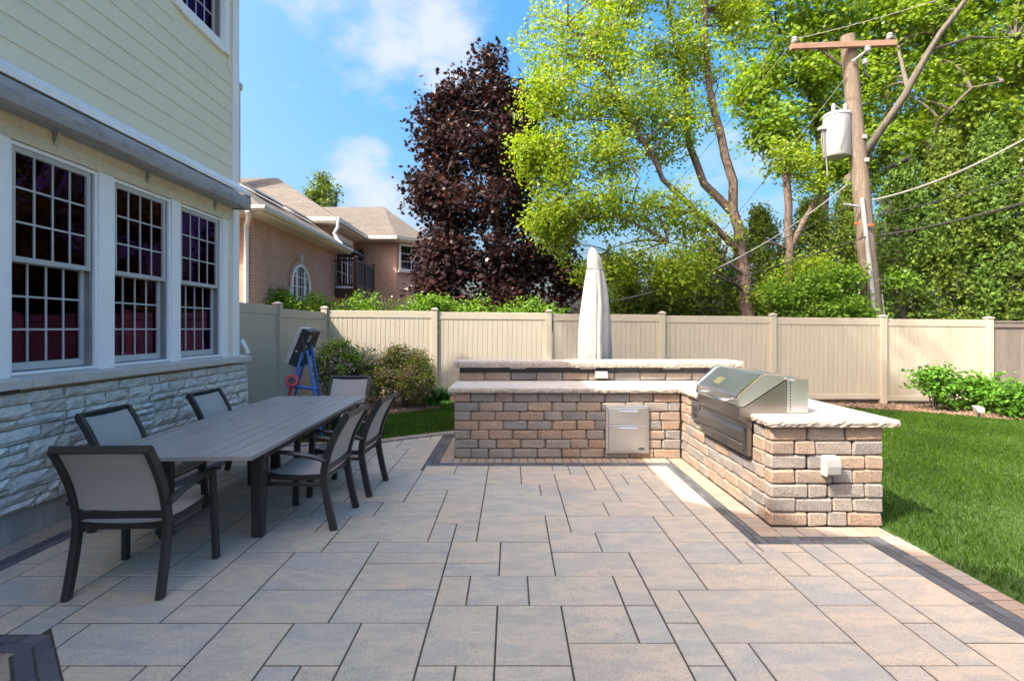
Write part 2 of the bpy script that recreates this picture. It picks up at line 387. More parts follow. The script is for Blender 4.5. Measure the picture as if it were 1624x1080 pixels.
    def lathe(s, prof, n=24, c=(0, 0)):
        vs = [(c[0] + r * math.cos(2 * math.pi * k / n), c[1] + r * math.sin(2 * math.pi * k / n), z) for r, z in prof for k in range(n)]
        fs = [(i * n + k, i * n + (k + 1) % n, (i + 1) * n + (k + 1) % n, (i + 1) * n + k) for i in range(len(prof) - 1) for k in range(n)]
        fs.append(tuple(range(n))[::-1]); m = (len(prof) - 1) * n; fs.append(tuple(range(m, m + n)))
        return s.add(vs, fs)
    def mesh(s, name, mats, smooth=False, uv=False):
        me = bpy.data.meshes.new(name); me.from_pydata(s.v, [], s.f)
        for m in ([mats] if isinstance(mats, str) else mats): me.materials.append(MATS[m])
        if any(s.mi): me.polygons.foreach_set('material_index', s.mi)
        bm = bmesh.new(); bm.from_mesh(me); bmesh.ops.recalc_face_normals(bm, faces=bm.faces); bm.to_mesh(me); bm.free()
        me.polygons.foreach_set('use_smooth', [smooth] * len(me.polygons))
        if smooth: me.set_sharp_from_angle(angle=R(40))
        if uv: autouv(me)
        me.update(); return me
    def build(s, name, mats, parent=None, smooth=False, uv=False, basis=None):
        return place(bpy.data.objects.new(name, s.mesh(name, mats, smooth, uv)), parent, basis)
def piece(name, me, parent, basis):
    return place(bpy.data.objects.new(name, me), parent, basis)
T = Matrix.Translation
def copy_tree(o, basis, parent=None):
    c = o.copy(); COL.objects.link(c)
    if parent is None: c.matrix_basis = basis; WM[c] = basis
    else: c.parent = parent
    for ch in list(o.children): copy_tree(ch, None, c)
    return c
def fastmesh(name, V, Fc, mat):
    """V (n,3), Fc (m,k) int"""
    me = bpy.data.meshes.new(name); k = Fc.shape[1]
    me.vertices.add(len(V)); me.vertices.foreach_set('co', V.astype(np.float32).ravel())
    me.loops.add(Fc.size); me.loops.foreach_set('vertex_index', Fc.astype(np.int32).ravel())
    me.polygons.add(len(Fc)); me.polygons.foreach_set('loop_start', np.arange(0, Fc.size, k, dtype=np.int32))
    me.update(calc_edges=True); me.materials.append(MATS[mat]); return me
def rotbasis(nrm, ang):
    nrm = nrm / (np.linalg.norm(nrm, axis=1, keepdims=True) + 1e-9)
    ref = np.where(np.abs(nrm[:, 2:3]) < .9, np.array([[0, 0, 1.]]), np.array([[1., 0, 0]]))
    u = np.cross(ref, nrm); u /= np.linalg.norm(u, axis=1, keepdims=True) + 1e-9
    v = np.cross(nrm, u)
    c, s = np.cos(ang)[:, None], np.sin(ang)[:, None]
    return u * c + v * s, -u * s + v * c, nrm
LEAF = {
    'oval': np.array([(0, 0, 0), (.30, .38, .06), (.22, .75, .03), (0, 1, -.06), (-.22, .75, .03), (-.30, .38, .06)]),
    'diamond': np.array([(0, 0, 0), (.33, .45, .08), (0, 1, -.05), (-.33, .45, .08)]),
    'maple': np.array([(0, 0, 0), (.22, .10, .05), (.52, .16, .02), (.30, .38, .06), (.55, .66, -.02), (.20, .62, .05), (0, 1.0, -.05), (-.20, .62, .05), (-.55, .66, -.02), (-.30, .38, .06), (-.52, .16, .02), (-.22, .10, .05)]),
    'spray': np.array([(0, 0, 0), (.10, .30, .02), (.34, .55, -.03), (.12, .55, .03), (.18, .92, -.04), (0, .72, .03), (-.16, .95, -.04), (-.12, .55, .03), (-.36, .6, -.03), (-.10, .30, .02)]),
}
def leaves(name, C, N, size, shape, mat, parent, ang=None):
    n = len(C); tp = LEAF[shape]; k = len(tp)
    ang = rng.uniform(0, 2 * np.pi, n) if ang is None else ang
    a, b, c = rotbasis(N, ang)
    sz = size[:, None, None]
    V = C[:, None, :] + sz * (tp[None, :, 0:1] * a[:, None] + (tp[None, :, 1:2] - .4) * b[:, None] + tp[None, :, 2:3] * c[:, None])
    Fc = np.arange(n * k).reshape(n, k)
    return place(bpy.data.objects.new(name, fastmesh(name, V.reshape(-1, 3), Fc, mat)), parent)

def bez(p0, p1, lift, n=4, wob=.0):
    p0, p1 = np.array(p0, float), np.array(p1, float)
    mid = (p0 + p1) / 2 + np.array([0, 0, lift]) + rng.normal(0, wob, 3)
    ts = np.linspace(0, 1, n)[:, None]
    return (1 - ts) ** 2 * p0 + 2 * ts * (1 - ts) * mid + ts ** 2 * p1
def poly_pts(pts, step=.25):
    o = []
    for a, b in zip(pts[:-1], pts[1:]):
        a, b = np.array(a, float), np.array(b, float); n = max(1, int(np.linalg.norm(b - a) / step))
        o += [a + (b - a) * i / n for i in range(n)]
    o.append(np.array(pts[-1], float)); return np.array(o)
def tree(name, label, cat, base, stems, blobs, nclus, per, crad, lsize, shape, lmat, bark, group=None, limbs=40, up=.4, shell=.5, gap=.35, twig=.012, limb_r=.04, flat=.75, droop=.0, extra=None, petal=None):
    """stems: (points, r0, r1); blobs: (centre, radii, weight). Limbs reach into the blobs, twigs to each clump, leaves round each clump"""
    root = empty(name, base, label, cat, group)
    wood = MB()
    for pts, r0, r1 in stems:
        pp = poly_pts(pts, .45); n = len(pp); pp = pp + np.concatenate([[np.zeros(3)], rng.normal(0, r0 * .12, (n - 1, 3))])
        wood.tube(pp, [r0 + (r1 - r0) * i / max(1, n - 1) for i in range(n)], 9)
    S = np.concatenate([poly_pts(p[0], .3) for p in stems])
    bl = [(np.array(c, float), np.array(r, float)) for c, r, _ in blobs]; wts = np.array([b[2] for b in blobs], float); wts /= wts.sum()
    def sample(n, sh):
        k = rng.choice(len(bl), n, p=wts); d = rng.normal(size=(n, 3)); d /= np.linalg.norm(d, axis=1, keepdims=True)
        r = rng.uniform(0, 1, n) ** sh
        return np.array([bl[i][0] for i in k]) + d * r[:, None] * np.array([bl[i][1] for i in k]), d
    L = [S]
    lp, _ = sample(limbs, .6)
    for p in lp:
        cost = np.linalg.norm(S - p, axis=1) + np.maximum(0, S[:, 2] - p[2] + up) * 2.2
        q = S[np.argmin(cost)]
        ln = np.linalg.norm(p - q); b = bez(q, p, ln * .12, 6, ln * .06)
        wood.tube(b, [limb_r * (1 - .75 * i / 5) for i in range(6)], 6); L.append(b)
    L = np.concatenate(L)
    cl, cd = sample(int(nclus * 1.6), shell)
    # gaps: drop clumps where a smooth field is low
    ph = rng.uniform(0, 6, 6); sc_ = 1.5 / max(.4, np.mean([b[1].mean() for b in bl]))
    fld = np.sin(cl[:, 0] * 2.1 * sc_ + ph[0]) + np.sin(cl[:, 1] * 2.3 * sc_ + ph[1]) + np.sin(cl[:, 2] * 2.6 * sc_ + ph[2]) + rng.normal(0, .8, len(cl))
    keep = np.argsort(-fld)[:nclus] if gap > 0 else np.arange(nclus)
    cl, cd = cl[keep], cd[keep]
    for p in cl:
        q = L[np.argmin(np.linalg.norm(L - p, axis=1) + np.maximum(0, L[:, 2] - p[2]) * .5)]
        wood.tube(bez(q, p, .05, 3, .03), [twig, twig * .7, twig * .4], 3, cap=False)
    wood.build('trunk', bark, root, smooth=True)
    n = len(cl) * per
    cc = np.repeat(cl, per, 0); dd = np.repeat(cd, per, 0)
    off = rng.normal(size=(n, 3)) * crad * np.array([1, 1, flat]); off[:, 2] -= droop * np.abs(rng.normal(size=n)) * crad
    C = cc + off
    N = rng.normal(size=(n, 3)) * .8 + dd * .45 + np.array([0, 0, .75])
    sz = lsize * rng.uniform(.65, 1.25, n)
    if petal:
        pm, frac = petal; k = rng.random(len(cl)) < frac; kk = np.repeat(k, per) & (rng.random(n) < .75)
        leaves('blossom', C[kk], N[kk], sz[kk] * .85, 'diamond', pm, root); C, N, sz = C[~kk], N[~kk], sz[~kk]
    leaves('crown', C, N, sz, shape, lmat, root)
    return root

# ------------------------------------------------------------------ terrain
def sstep(a, b, x):
    t = np.clip((x - a) / (b - a), 0, 1); return t * t * (3 - 2 * t)
def g(x, y): return float((.055 - .0155 * x) * sstep(6.5, 11.5, y)) if abs(x) < 20 else float((.055 - .0155 * math.copysign(20, x)) * sstep(6.5, 11.5, y))
FY = 11.71                                                # the back fence
mb = MB()
xs = sorted(set([-400, -150, -60, -30] + list(np.arange(-20, 20.1, 1.0)) + [30, 60, 150, 400])); ys = sorted(set([-200, -60, -20, -8] + list(np.arange(-4, 16.1, .75)) + [18, 22, 30, 45, 70, 120, 250, 600]))
vs = [(x, y, g(x, y) - .05) for y in ys for x in xs]; nx = len(xs)
mb.add(vs, [(j * nx + i, j * nx + i + 1, (j + 1) * nx + i + 1, (j + 1) * nx + i) for j in range(len(ys) - 1) for i in range(nx - 1)])
tag(mb.build('ground', 'soil', smooth=True), kind='structure')

def in_patio(x, y):
    if x > 2.94: return False
    if y < 7.3: return True
    return y < float(np.interp(x, CURVE_X, CURVE_Y))
CURVE_X = [-3.75, -3.1, -2.5, -1.95, -1.5, -.89, -.3, .5, 1.5, 2.4, 2.94]
CURVE_Y = [7.36, 7.38, 7.42, 7.54, 7.86, 8.24, 8.5, 8.7, 8.72, 8.6, 8.3]
def bed_edge(x): return float(np.interp(x, [-4.2, -3.2, -2.4, -1.95, -1.1, 0, 3, 5.2, 7.0, 7.9, 8.5, 9.6, 11], [9.0, 9.1, 9.3, 9.62, 10.4, 10.9, 11.2, 11.3, 11.15, 10.5, 10.0, 8.9, 8.2]))
# the lawn sheet
def strip_sheet(name, mat, xa, xb, lo, hi, dz, n=60, m=16):
    mb = MB(); vs = []
    for i in range(n + 1):
        x = xa + (xb - xa) * i / n; y0, y1 = lo(x), hi(x)
        for j in range(m + 1):
            y = y0 + (y1 - y0) * j / m; vs.append((x, y, g(x, y) + dz))
    mb.add(vs, [(i * (m + 1) + j, (i + 1) * (m + 1) + j, (i + 1) * (m + 1) + j + 1, i * (m + 1) + j + 1) for i in range(n) for j in range(m)])
    return tag(mb.build(name, mat, smooth=True), kind='structure')
def lawn_lo(x): return float(np.interp(x, CURVE_X, CURVE_Y)) if x <= 2.93 else 0.0
strip_sheet('lawn', 'turf', -3.95, 2.93, lawn_lo, bed_edge, -.012)
strip_sheet('lawn', 'turf', 2.93, 16, lambda x: -3.0, bed_edge, -.012, m=30)
strip_sheet('mulch_bed', 'mulch', -4.05, 16, bed_edge, lambda x: FY + .3, -.004, n=120, m=14)

def scatter(n, xa, xb, ya, yb, test):
    x = rng.uniform(xa, xb, n); y = rng.uniform(ya, yb, n)
    k = np.array([test(a, b) for a, b in zip(x, y)]); return x[k], y[k]
BX = np.array([-4.2, -3.2, -2.4, -1.95, -1.1, 0, 3, 5.2, 7.0, 7.9, 8.5, 9.6, 11]); BY = np.array([9.0, 9.1, 9.3, 9.62, 10.4, 10.9, 11.2, 11.3, 11.15, 10.5, 10.0, 8.9, 8.2])
def grass(name, label, x, y, hscale=1.0):
    n = len(x); be = np.interp(x, BX, BY)
    z = (.055 - .0155 * x) * sstep(6.5, 11.5, y) - .012
    far = np.clip(y / 7, .55, 1.6)
    h = rng.uniform(.030, .062, n) * hscale * (0.8 + .35 * np.sin(x * 2.3 + 1) * np.sin(y * 1.9)); wd = rng.uniform(.0028, .0050, n) * far
    a = rng.uniform(0, 2 * np.pi, n); lean = rng.uniform(.1, .75, n) * h; la = rng.uniform(0, 2 * np.pi, n)
    V = np.zeros((n, 5, 3)); dx, dy = np.cos(a) * wd, np.sin(a) * wd
    lx, ly = np.cos(la) * lean, np.sin(la) * lean
    V[:, 0] = np.stack([x - dx, y - dy, z], 1); V[:, 1] = np.stack([x + dx, y + dy, z], 1)
    V[:, 2] = np.stack([x + dx * .7 + lx * .35, y + dy * .7 + ly * .35, z + h * .6], 1)
    V[:, 4] = np.stack([x - dx * .7 + lx * .35, y - dy * .7 + ly * .35, z + h * .6], 1)
    V[:, 3] = np.stack([x + lx, y + ly, z + h], 1)
    o = place(bpy.data.objects.new(name, fastmesh(name, V.reshape(-1, 3), np.arange(n * 5).reshape(n, 5), 'grass_blade')), None)
    return tag(o, label, 'grass', kind='stuff')
def gtest_r(x, y): return y < np.interp(x, BX, BY) + .03 and x < y * 1.12 + 1.0
xa, ya = scatter(300000, 2.95, 12.0, 2.3, 11.3, gtest_r)
dens = rng.random(len(xa)) < np.clip(6.5 / ya, .35, 1.0); xa, ya = xa[dens], ya[dens]
grass('lawn_grass', 'short mown green grass beside the grill end of the counter', xa, ya)
xb, yb = scatter(90000, -3.9, 2.94, 7.3, 11.0, lambda x, y: y > np.interp(x, CURVE_X, CURVE_Y) + .01 and y < np.interp(x, BX, BY) + .03 and (x < .2 or random.random() < .25))
grass('lawn_grass', 'short green grass between the curved patio edge and the lilac bed', xb, yb)
# mulch chips
def chips(name, label, x, y):
    n = len(x); z = (.055 - .0155 * x) * sstep(6.5, 11.5, y) + .004
    L = rng.uniform(.015, .05, n); W = rng.uniform(.006, .014, n); a = rng.uniform(0, np.pi, n); t = rng.normal(0, .35, n)
    u = np.stack([np.cos(a) * np.cos(t), np.sin(a) * np.cos(t), np.sin(t)], 1) * L[:, None]; v = np.stack([-np.sin(a), np.cos(a), rng.normal(0, .3, n)], 1) * W[:, None]
    c = np.stack([x, y, z + np.abs(np.sin(t)) * L], 1); up = np.array([0, 0, .006])
    V = np.stack([c - u - v, c + u - v * .6, c + u * .9 + v, c - u * .8 + v * .8], 1)
    V = np.concatenate([V, V + up], 1)
    Fq = np.array([(4, 5, 6, 7), (0, 1, 5, 4), (1, 2, 6, 5), (2, 3, 7, 6), (3, 0, 4, 7)])
    Fc = (np.arange(n)[:, None, None] * 8 + Fq[None]).reshape(-1, 4)
    return tag(place(bpy.data.objects.new(name, fastmesh(name, V.reshape(-1, 3), Fc, 'mulch_chip')), None), label, 'mulch', kind='stuff')
x, y = scatter(9000, -4, .5, 9, 11.6, lambda a, b: b > np.interp(a, BX, BY)); chips('mulch_chips', 'brown wood mulch chips under the lilac bushes', x, y)
x, y = scatter(16000, 4, 12, 8, 11.6, lambda a, b: b > np.interp(a, BX, BY) - .02); chips('mulch_chips', 'brown wood mulch chips under the leafy shrubs by the wooden fence', x, y)

# ------------------------------------------------------------------ patio
mb = MB()
pts = [(-3.72, -1.0), (2.94, -1.0)] + [(x, y) for x, y in zip(CURVE_X[::-1], CURVE_Y[::-1])]
pts[-1] = (-3.72, CURVE_Y[0])
mb.prism(pts, 'z', -.08, -.0045)
patio = tag(mb.build('patio', 'joint_sand'), kind='structure')
def clip(poly, a, b, c):                                  # keep a*x+b*y >= c
    o = []
    for i, p in enumerate(poly):
        q = poly[(i + 1) % len(poly)]; dp = a * p[0] + b * p[1] - c; dq = a * q[0] + b * q[1] - c
        if dp >= 0: o.append(p)
        if (dp >= 0) != (dq >= 0):
            t = dp / (dp - dq); o.append((p[0] + t * (q[0] - p[0]), p[1] + t * (q[1] - p[1])))
    return o
def area(p): return .5 * sum(p[i][0] * p[(i + 1) % len(p)][1] - p[(i + 1) % len(p)][0] * p[i][1] for i in range(len(p)))
def inset(poly, d):
    n = len(poly); o = []
    for i in range(n):
        a, b, c = Vector(poly[i - 1]), Vector(poly[i]), Vector(poly[(i + 1) % n])
        e1 = (b - a); e2 = (c - b)
        if e1.length < 1e-5 or e2.length < 1e-5: return None
        n1 = Vector((-e1.y, e1.x)).normalized(); n2 = Vector((-e2.y, e2.x)).normalized()
        k = n1 + n2
        if k.length < 1e-4: return None
        k.normalize(); o.append(tuple(b + k * d / max(.35, k.dot(n1))))
    return o
def slab(poly, name, mat, gap=.0048, bev=.0035, zt=0.0, th=.05, tilt=.0015):
    poly = [p for i, p in enumerate(poly) if (Vector(p) - Vector(poly[i - 1])).length > .004]
    if len(poly) < 3: return
    if area(poly) < 0: poly = poly[::-1]
    if area(poly) < .0012: return
    a = inset(poly, gap); b = inset(poly, gap + bev)
    if a is None or b is None or area(b) <= 0: return
    n = len(a); cx, cy = sum(p[0] for p in a) / n, sum(p[1] for p in a) / n
    tx, ty, tz = random.gauss(0, tilt), random.gauss(0, tilt), random.gauss(0, .0007)
    def Z(p, z): return z + tx * (p[0] - cx) + ty * (p[1] - cy) + tz
    vs = [(p[0] - cx, p[1] - cy, zt - th) for p in a] + [(p[0] - cx, p[1] - cy, Z(p, zt - bev * .8)) for p in a] + [(p[0] - cx, p[1] - cy, Z(p, zt)) for p in b]
    fs = [tuple(range(2 * n, 3 * n))]
    for L in (0, 1): fs += [(L * n + i, L * n + (i + 1) % n, (L + 1) * n + (i + 1) % n, (L + 1) * n + i) for i in range(n)]
    return MB().add(vs, fs).build(name, mat, patio, basis=T((cx, cy, 0)))
MOD = .1815
GX0, GY0 = -3.34 - .006, .87
NXm, NYm = 34, 42
occ = np.zeros((NXm, NYm), bool)
sizes = [(3, 2), (2, 3), (2, 2), (3, 3), (2, 1), (1, 2), (4, 3), (3, 1), (4, 2), (2, 2), (3, 2)]
wsz = [5, 4, 3, 2, 2, 3, 2.2, 1.5, 1.5, 1, 2]
prng = random.Random(11)
rects = []
for j in range(NYm):
    for i in range(NXm):
        if occ[i, j]: continue
        opts = list(zip(sizes, wsz)); prng.shuffle(opts)
        opts.sort(key=lambda o: -prng.random() ** (1 / o[1]))
        for (a, b), _ in opts + [((1, 2), 1), ((2, 1), 1), ((1, 1), 1)]:
            if i + a <= NXm and j + b <= NYm and not occ[i:i + a, j:j + b].any():
                # avoid four-corner crosses: skip if both left-top coincide with an existing corner too often
                occ[i:i + a, j:j + b] = True; rects.append((GX0 + i * MOD, GY0 + j * MOD, GX0 + (i + a) * MOD, GY0 + (j + b) * MOD)); break
def ymax(x): return 9.0 if x < -1.011 else (6.14 if x < 1.79 else 3.918)
def emit(x0, y0, x1, y1):
    for bk in (-1.011, 1.79):
        if x0 < bk - .001 and x1 > bk + .001 and y1 > ymax(bk + .01):
            emit(x0, y0, bk, y1); emit(bk, y0, x1, y1); return
    x0, x1 = max(x0, -3.34), min(x1, 2.635); y1 = min(y1, ymax((x0 + x1) / 2))
    if x1 - x0 < .035 or y1 - y0 < .035: return
    poly = [(x0, y0), (x1, y0), (x1, y1), (x0, y1)]
    cx, cy = (x0 + x1) / 2, (y0 + y1) / 2
    if y0 < 2.76 and x0 < -.4:                            # the angled stoop border
        if cy > 2.76 and cx < -2.38: poly = clip(poly, 0, 1, 2.758)
        else: poly = clip(poly, 1, 1, .378)
    if y1 > 7.1:
        for k in range(len(CURVE_X) - 1):
            if CURVE_X[k] <= cx <= CURVE_X[k + 1]:
                p, q = Vector((CURVE_X[k], CURVE_Y[k])), Vector((CURVE_X[k + 1], CURVE_Y[k + 1])); d = (q - p).normalized(); nn = Vector((d.y, -d.x))
                poly = clip(poly, nn.x, nn.y, nn.dot(p) + .235)
    if len(poly) >= 3: slab(poly, 'paver', 'paver')
for r in rects: emit(*r)
def brick_run(p, q, wlen, depth, name, mat, side, stagger=0, jit=.0):
    """bricks of length wlen along p->q, depth to the side"""
    p, q = Vector(p), Vector(q); d = q - p; L = d.length; d.normalize(); s_ = Vector((-d.y, d.x)) * side
    t = -stagger * wlen
    while t < L - .01:
        l = wlen * (1 + random.uniform(-jit, jit)); a, b = max(0, t), min(L, t + l)
        if b - a > .02:
            slab([tuple(p + d * a), tuple(p + d * b), tuple(p + d * b + s_ * depth), tuple(p + d * a + s_ * depth)], name, mat, gap=.0042, bev=.004, tilt=.009)
        t += l
def double_dark(p, q, side, wd=.155):
    p, q = Vector(p), Vector(q); s_ = Vector((-(q - p).y, (q - p).x)).normalized() * side
    brick_run(p, q, .165, wd / 2, 'border_brick', 'border_dark', side, 0, .12); brick_run(p + s_ * wd / 2, q + s_ * wd / 2, .165, wd / 2, 'border_brick', 'border_dark', side, .5, .12)
# along the house
double_dark((-3.34, 1.2), (-3.34, 7.1), 1, .15); brick_run((-3.49, 1.2), (-3.49, 7.1), .105, .21, 'edge_brick', 'edge_light', 1, 0, .1)
# round the counter
double_dark((-.854, 6.14), (-.854, 7.75), 1); double_dark((-1.01, 6.14), (1.79, 6.14), 1, .15) if False else None
double_dark((-.853, 6.14), (1.90, 6.14), 1, .15); brick_run((-.70, 6.29), (1.90, 6.29), .1, .215, 'edge_brick', 'edge_light', 1, 0, .08)
brick_run((-.70, 6.29), (-.70, 7.75), .1, .153, 'edge_brick', 'edge_light', 1, 0, .08)
double_dark((1.90, 3.92), (1.90, 6.14), 1, .11); brick_run((2.075, 4.06), (2.075, 6.29), .1, .175, 'edge_brick', 'edge_light', 1, 0, .08)
brick_run((2.075, 6.29), (1.90, 6.29), .2, .215, 'edge_brick', 'edge_light', -1)
double_dark((1.90, 3.92), (2.63, 3.92), 1, .138); brick_run((2.075, 4.058), (2.93, 4.058), .165, .19, 'edge_brick', 'edge_light', 1, 0, .08)
double_dark((2.635, 1.2), (2.635, 4.058), -1, .155); brick_run((2.79, 1.2), (2.79, 4.058), .1, .15, 'edge_brick', 'edge_light', -1, 0, .08)
# stoop corner
double_dark((-3.3, 2.758), (-2.38, 2.758), -1); double_dark((-2.38, 2.758), (-1.3, 1.678), -1)
brick_run((-3.3, 2.603), (-2.42, 2.603), .1, .2, 'edge_brick', 'edge_light', -1, 0, .08); brick_run((-2.46, 2.61), (-1.41, 1.56), .1, .2, 'edge_brick', 'edge_light', -1, 0, .08)
# curved back edge
cv = [(x, y) for x, y in zip(np.linspace(-3.7, 2.9, 60), np.interp(np.linspace(-3.7, 2.9, 60), CURVE_X, CURVE_Y))]
for a, b in zip(cv[:-1], cv[1:]):
    a, b = Vector(a), Vector(b); d = (b - a).normalized(); n_ = Vector((d.y, -d.x))
    slab([tuple(a), tuple(a + n_ * .14), tuple(b + n_ * .14), tuple(b)], 'edge_brick', 'edge_light', gap=.003, zt=.004, tilt=.005)
    slab([tuple(a + n_ * .14), tuple(a + n_ * .235), tuple(b + n_ * .235), tuple(b + n_ * .14)], 'border_brick', 'border_dark', gap=.003, tilt=.005)

# ------------------------------------------------------------------ outdoor kitchen
kit = empty('outdoor_kitchen', (1, 6, 0), 'L-shaped tumbled block outdoor kitchen counter with raised bar and pale stone tops', 'counter')
CH = .1136; TOPZ = 7 * CH
FYc, IX, NY_, RX, LX, BYY, BACK = 6.5, 2.07, 4.252, 2.974, -.70, 7.4, 7.8
mb = MB(); e = .03
mb.box(LX + e, RX - e, FYc + e, BACK - e, 0.002, TOPZ - .002); mb.box(IX + e, RX - e, NY_ + e, FYc + e + .001, 0.002, TOPZ - .3); mb.box(IX + .5, RX - e, NY_ + e, FYc + .02, .002, TOPZ - .004); mb.box(IX + e, RX - e, NY_ + e, 4.5, .002, TOPZ - .004); mb.box(IX + e, RX - e, 5.75, FYc + .02, .002, TOPZ - .004)
mb.box(LX + .05, RX - .02, BYY + e, BACK - e, TOPZ, 1.03)
mb.build('core', 'mortar_core', kit)
BLK = {}
def block_mesh(L, H, D, var):
    k = (round(L, 2), round(H, 3), round(D, 2), var)
    if k not in BLK:
        r_ = random.Random(hash(k) & 0xffff)
        BLK[k] = MB().cbox(-L / 2, L / 2, 0, D, 0, H, .013, .010, r_).mesh('block', 'block')
    return BLK[k]
brnd = random.Random(5)
def course(p, q, z, H, out_, parent=kit, mat=None, D=.12, lens=(.30, .30, .30, .22, .26, .15), start=0):
    """blocks along p->q with outer face toward out_"""
    p, q = Vector(p), Vector(q); d = q - p; L = d.length; d.normalize(); t = 0; first = True
    ang = math.atan2(d.y, d.x); inn = -Vector(out_)
    flip = Vector((-d.y, d.x)).dot(inn) < 0
    while t < L - .02:
        l = (start if first and start else brnd.choice(lens)); first = False
        if L - (t + l) < .1: l = L - t
        l = round(min(l, L - t), 2) if L - t - l > .1 else l
        c = p + d * (t + l / 2)
        me = block_mesh(l - .006, H - .004, D, brnd.randrange(4)) if mat is None else None
        off = brnd.uniform(-.004, .004)
        basis = T((c.x + out_[0] * off, c.y + out_[1] * off, z)) @ Matrix.Rotation(ang + (math.pi if flip else 0), 4, 'Z')
        if mat is None: piece('block', me, parent, basis)
        else: MB().cbox(-l / 2 + .003, l / 2 - .003, 0, D, 0, H - .003, .006, .004, brnd).build('block', mat, parent, basis=basis)
        t += l
for k in range(7):
    z = k * CH + .001; st = .3 if k % 2 else .2
    lens = (.30, .30, .30, .30, .22)
    course((LX, FYc), (IX - .005, FYc), z, CH, (0, -1), lens=lens, start=st)
    if k < 4 :
        course((IX, FYc - .005), (IX, NY_ + .13), z, CH, (-1, 0), lens=lens, start=.17 if k % 2 else .28)
    else:
        course((IX, FYc - .005), (IX, 5.70), z, CH, (-1, 0), lens=lens, start=.17 if k % 2 else .28)
        course((IX, 4.575), (IX, NY_ + .13), z, CH, (-1, 0), lens=(.32, .15, .2), start=.1 if k % 2 else .2)
    course((IX - .001, NY_), (RX, NY_), z, CH, (0, -1), lens=(.30, .30, .16, .3), start=.2 if k % 2 else .3)
    course((RX, NY_ + .13), (RX, BACK), z, CH, (1, 0), lens=(.3,), start=.15 if k % 2 else .3)
    course((LX, BACK), (LX, FYc + .13), z, CH, (-1, 0), lens=(.3,), start=.15 if k % 2 else .3)
course((LX - .03, BYY), (RX + .1, BYY), TOPZ + .062, CH, (0, -1), lens=(.36,), D=.1)
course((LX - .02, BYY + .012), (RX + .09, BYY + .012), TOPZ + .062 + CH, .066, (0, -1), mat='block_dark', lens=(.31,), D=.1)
course((LX - .03, BACK), (LX - .03, BYY + .11), TOPZ + .062, CH + .066, (-1, 0), lens=(.2,), D=.1)
course((RX + .1, BYY + .11), (RX + .1, BACK), TOPZ + .062, CH + .066, (1, 0), lens=(.2,), D=.1)
course((RX + .1, BACK), (LX - .03, BACK), TOPZ + .062, CH + .066, (0, 1), lens=(.36,), D=.1)
def stone_top(name, poly, z0, z1, chis, parent):
    """slab with smooth top; edges listed in chis are rock-faced"""
    n = len(poly); P = []; flag = []
    for i in range(n):
        a, b = Vector(poly[i]), Vector(poly[(i + 1) % n]); d = b - a; L = d.length; m = max(1, int(L / .03)) if i in chis else 1
        for k in range(m): P.append((a + d * k / m, i in chis and 0 < k))
    N = len(P); prof = [(0, z0 + .004), (.006, z0 + (z1 - z0) * .3), (.009, z0 + (z1 - z0) * .62), (.003, z1 - .006), (-.006, z1)]
    cen = Vector((sum(p[0] for p in poly) / n, sum(p[1] for p in poly) / n)); vs = []
    for j, (o_, z) in enumerate(prof):
        for i, (p, fl) in enumerate(P):
            a, b = P[i - 1][0], P[(i + 1) % N][0]; t = (b - a).normalized(); nn = Vector((t.y, -t.x))
            jt = random.uniform(-.006, .004) if fl and j < 4 else (random.uniform(-.004, .002) if fl else 0)
            zz = z + (random.uniform(-.003, .003) if fl and j in (1, 2) else 0) - (random.uniform(0, .0025) if fl and j == 3 else 0)
            q = p + nn * (o_ + jt); vs.append((q.x, q.y, zz))
    m = MB(); fs = []
    for j in range(len(prof) - 1):
        fs += [(j * N + i, j * N + (i + 1) % N, (j + 1) * N + (i + 1) % N, (j + 1) * N + i) for i in range(N)]
    m.cur = 1; m.add(vs, fs); m.cur = 0
    top = (len(prof) - 1) * N
    m.f += [tuple(range(top, top + N)), tuple(range(N))[::-1]]; m.mi += [0, 0]
    return m.build(name, ['limestone_cap', 'cap_edge'], parent)
CT0, CT1 = TOPZ + .001, TOPZ + .062
stone_top('countertop', [(-.765, 6.45), (1.0, 6.45), (1.0, 7.40), (-.765, 7.40)], CT0, CT1, {0, 3}, kit)
stone_top('countertop', [(1.004, 6.45), (2.04, 6.45), (2.04, 7.40), (1.004, 7.40)], CT0, CT1, {0}, kit)
stone_top('countertop', [(2.044, 5.63), (3.064, 5.63), (3.064, 7.40), (2.044, 7.40)], CT0, CT1, {1, 3}, kit)
stone_top('countertop', [(2.555, 4.63), (3.064, 4.63), (3.064, 5.626), (2.555, 5.626)], CT0, CT1, {1}, kit)
stone_top('countertop', [(2.044, 4.205), (3.064, 4.205), (3.064, 4.626), (2.044, 4.626)], CT0, CT1, {0, 1, 3}, kit)
BZ0, BZ1 = TOPZ + .062 + CH + .067, TOPZ + .062 + CH + .067 + .088
stone_top('bar_top', [(-.783, 7.33), (1.33, 7.33), (1.33, 7.86), (-.783, 7.86)], BZ0, BZ1, {0, 2, 3}, kit)
stone_top('bar_top', [(1.334, 7.33), (3.19, 7.33), (3.19, 7.86), (1.334, 7.86)], BZ0, BZ1, {0, 1, 2}, kit)
for x in (-.02, .95, 2.1, 2.75): MB().cbox(x, x + .22, 7.34, 7.41, BZ0 - .014, BZ0 - .001, .003).build('underlight', 'plastic_pale', kit)
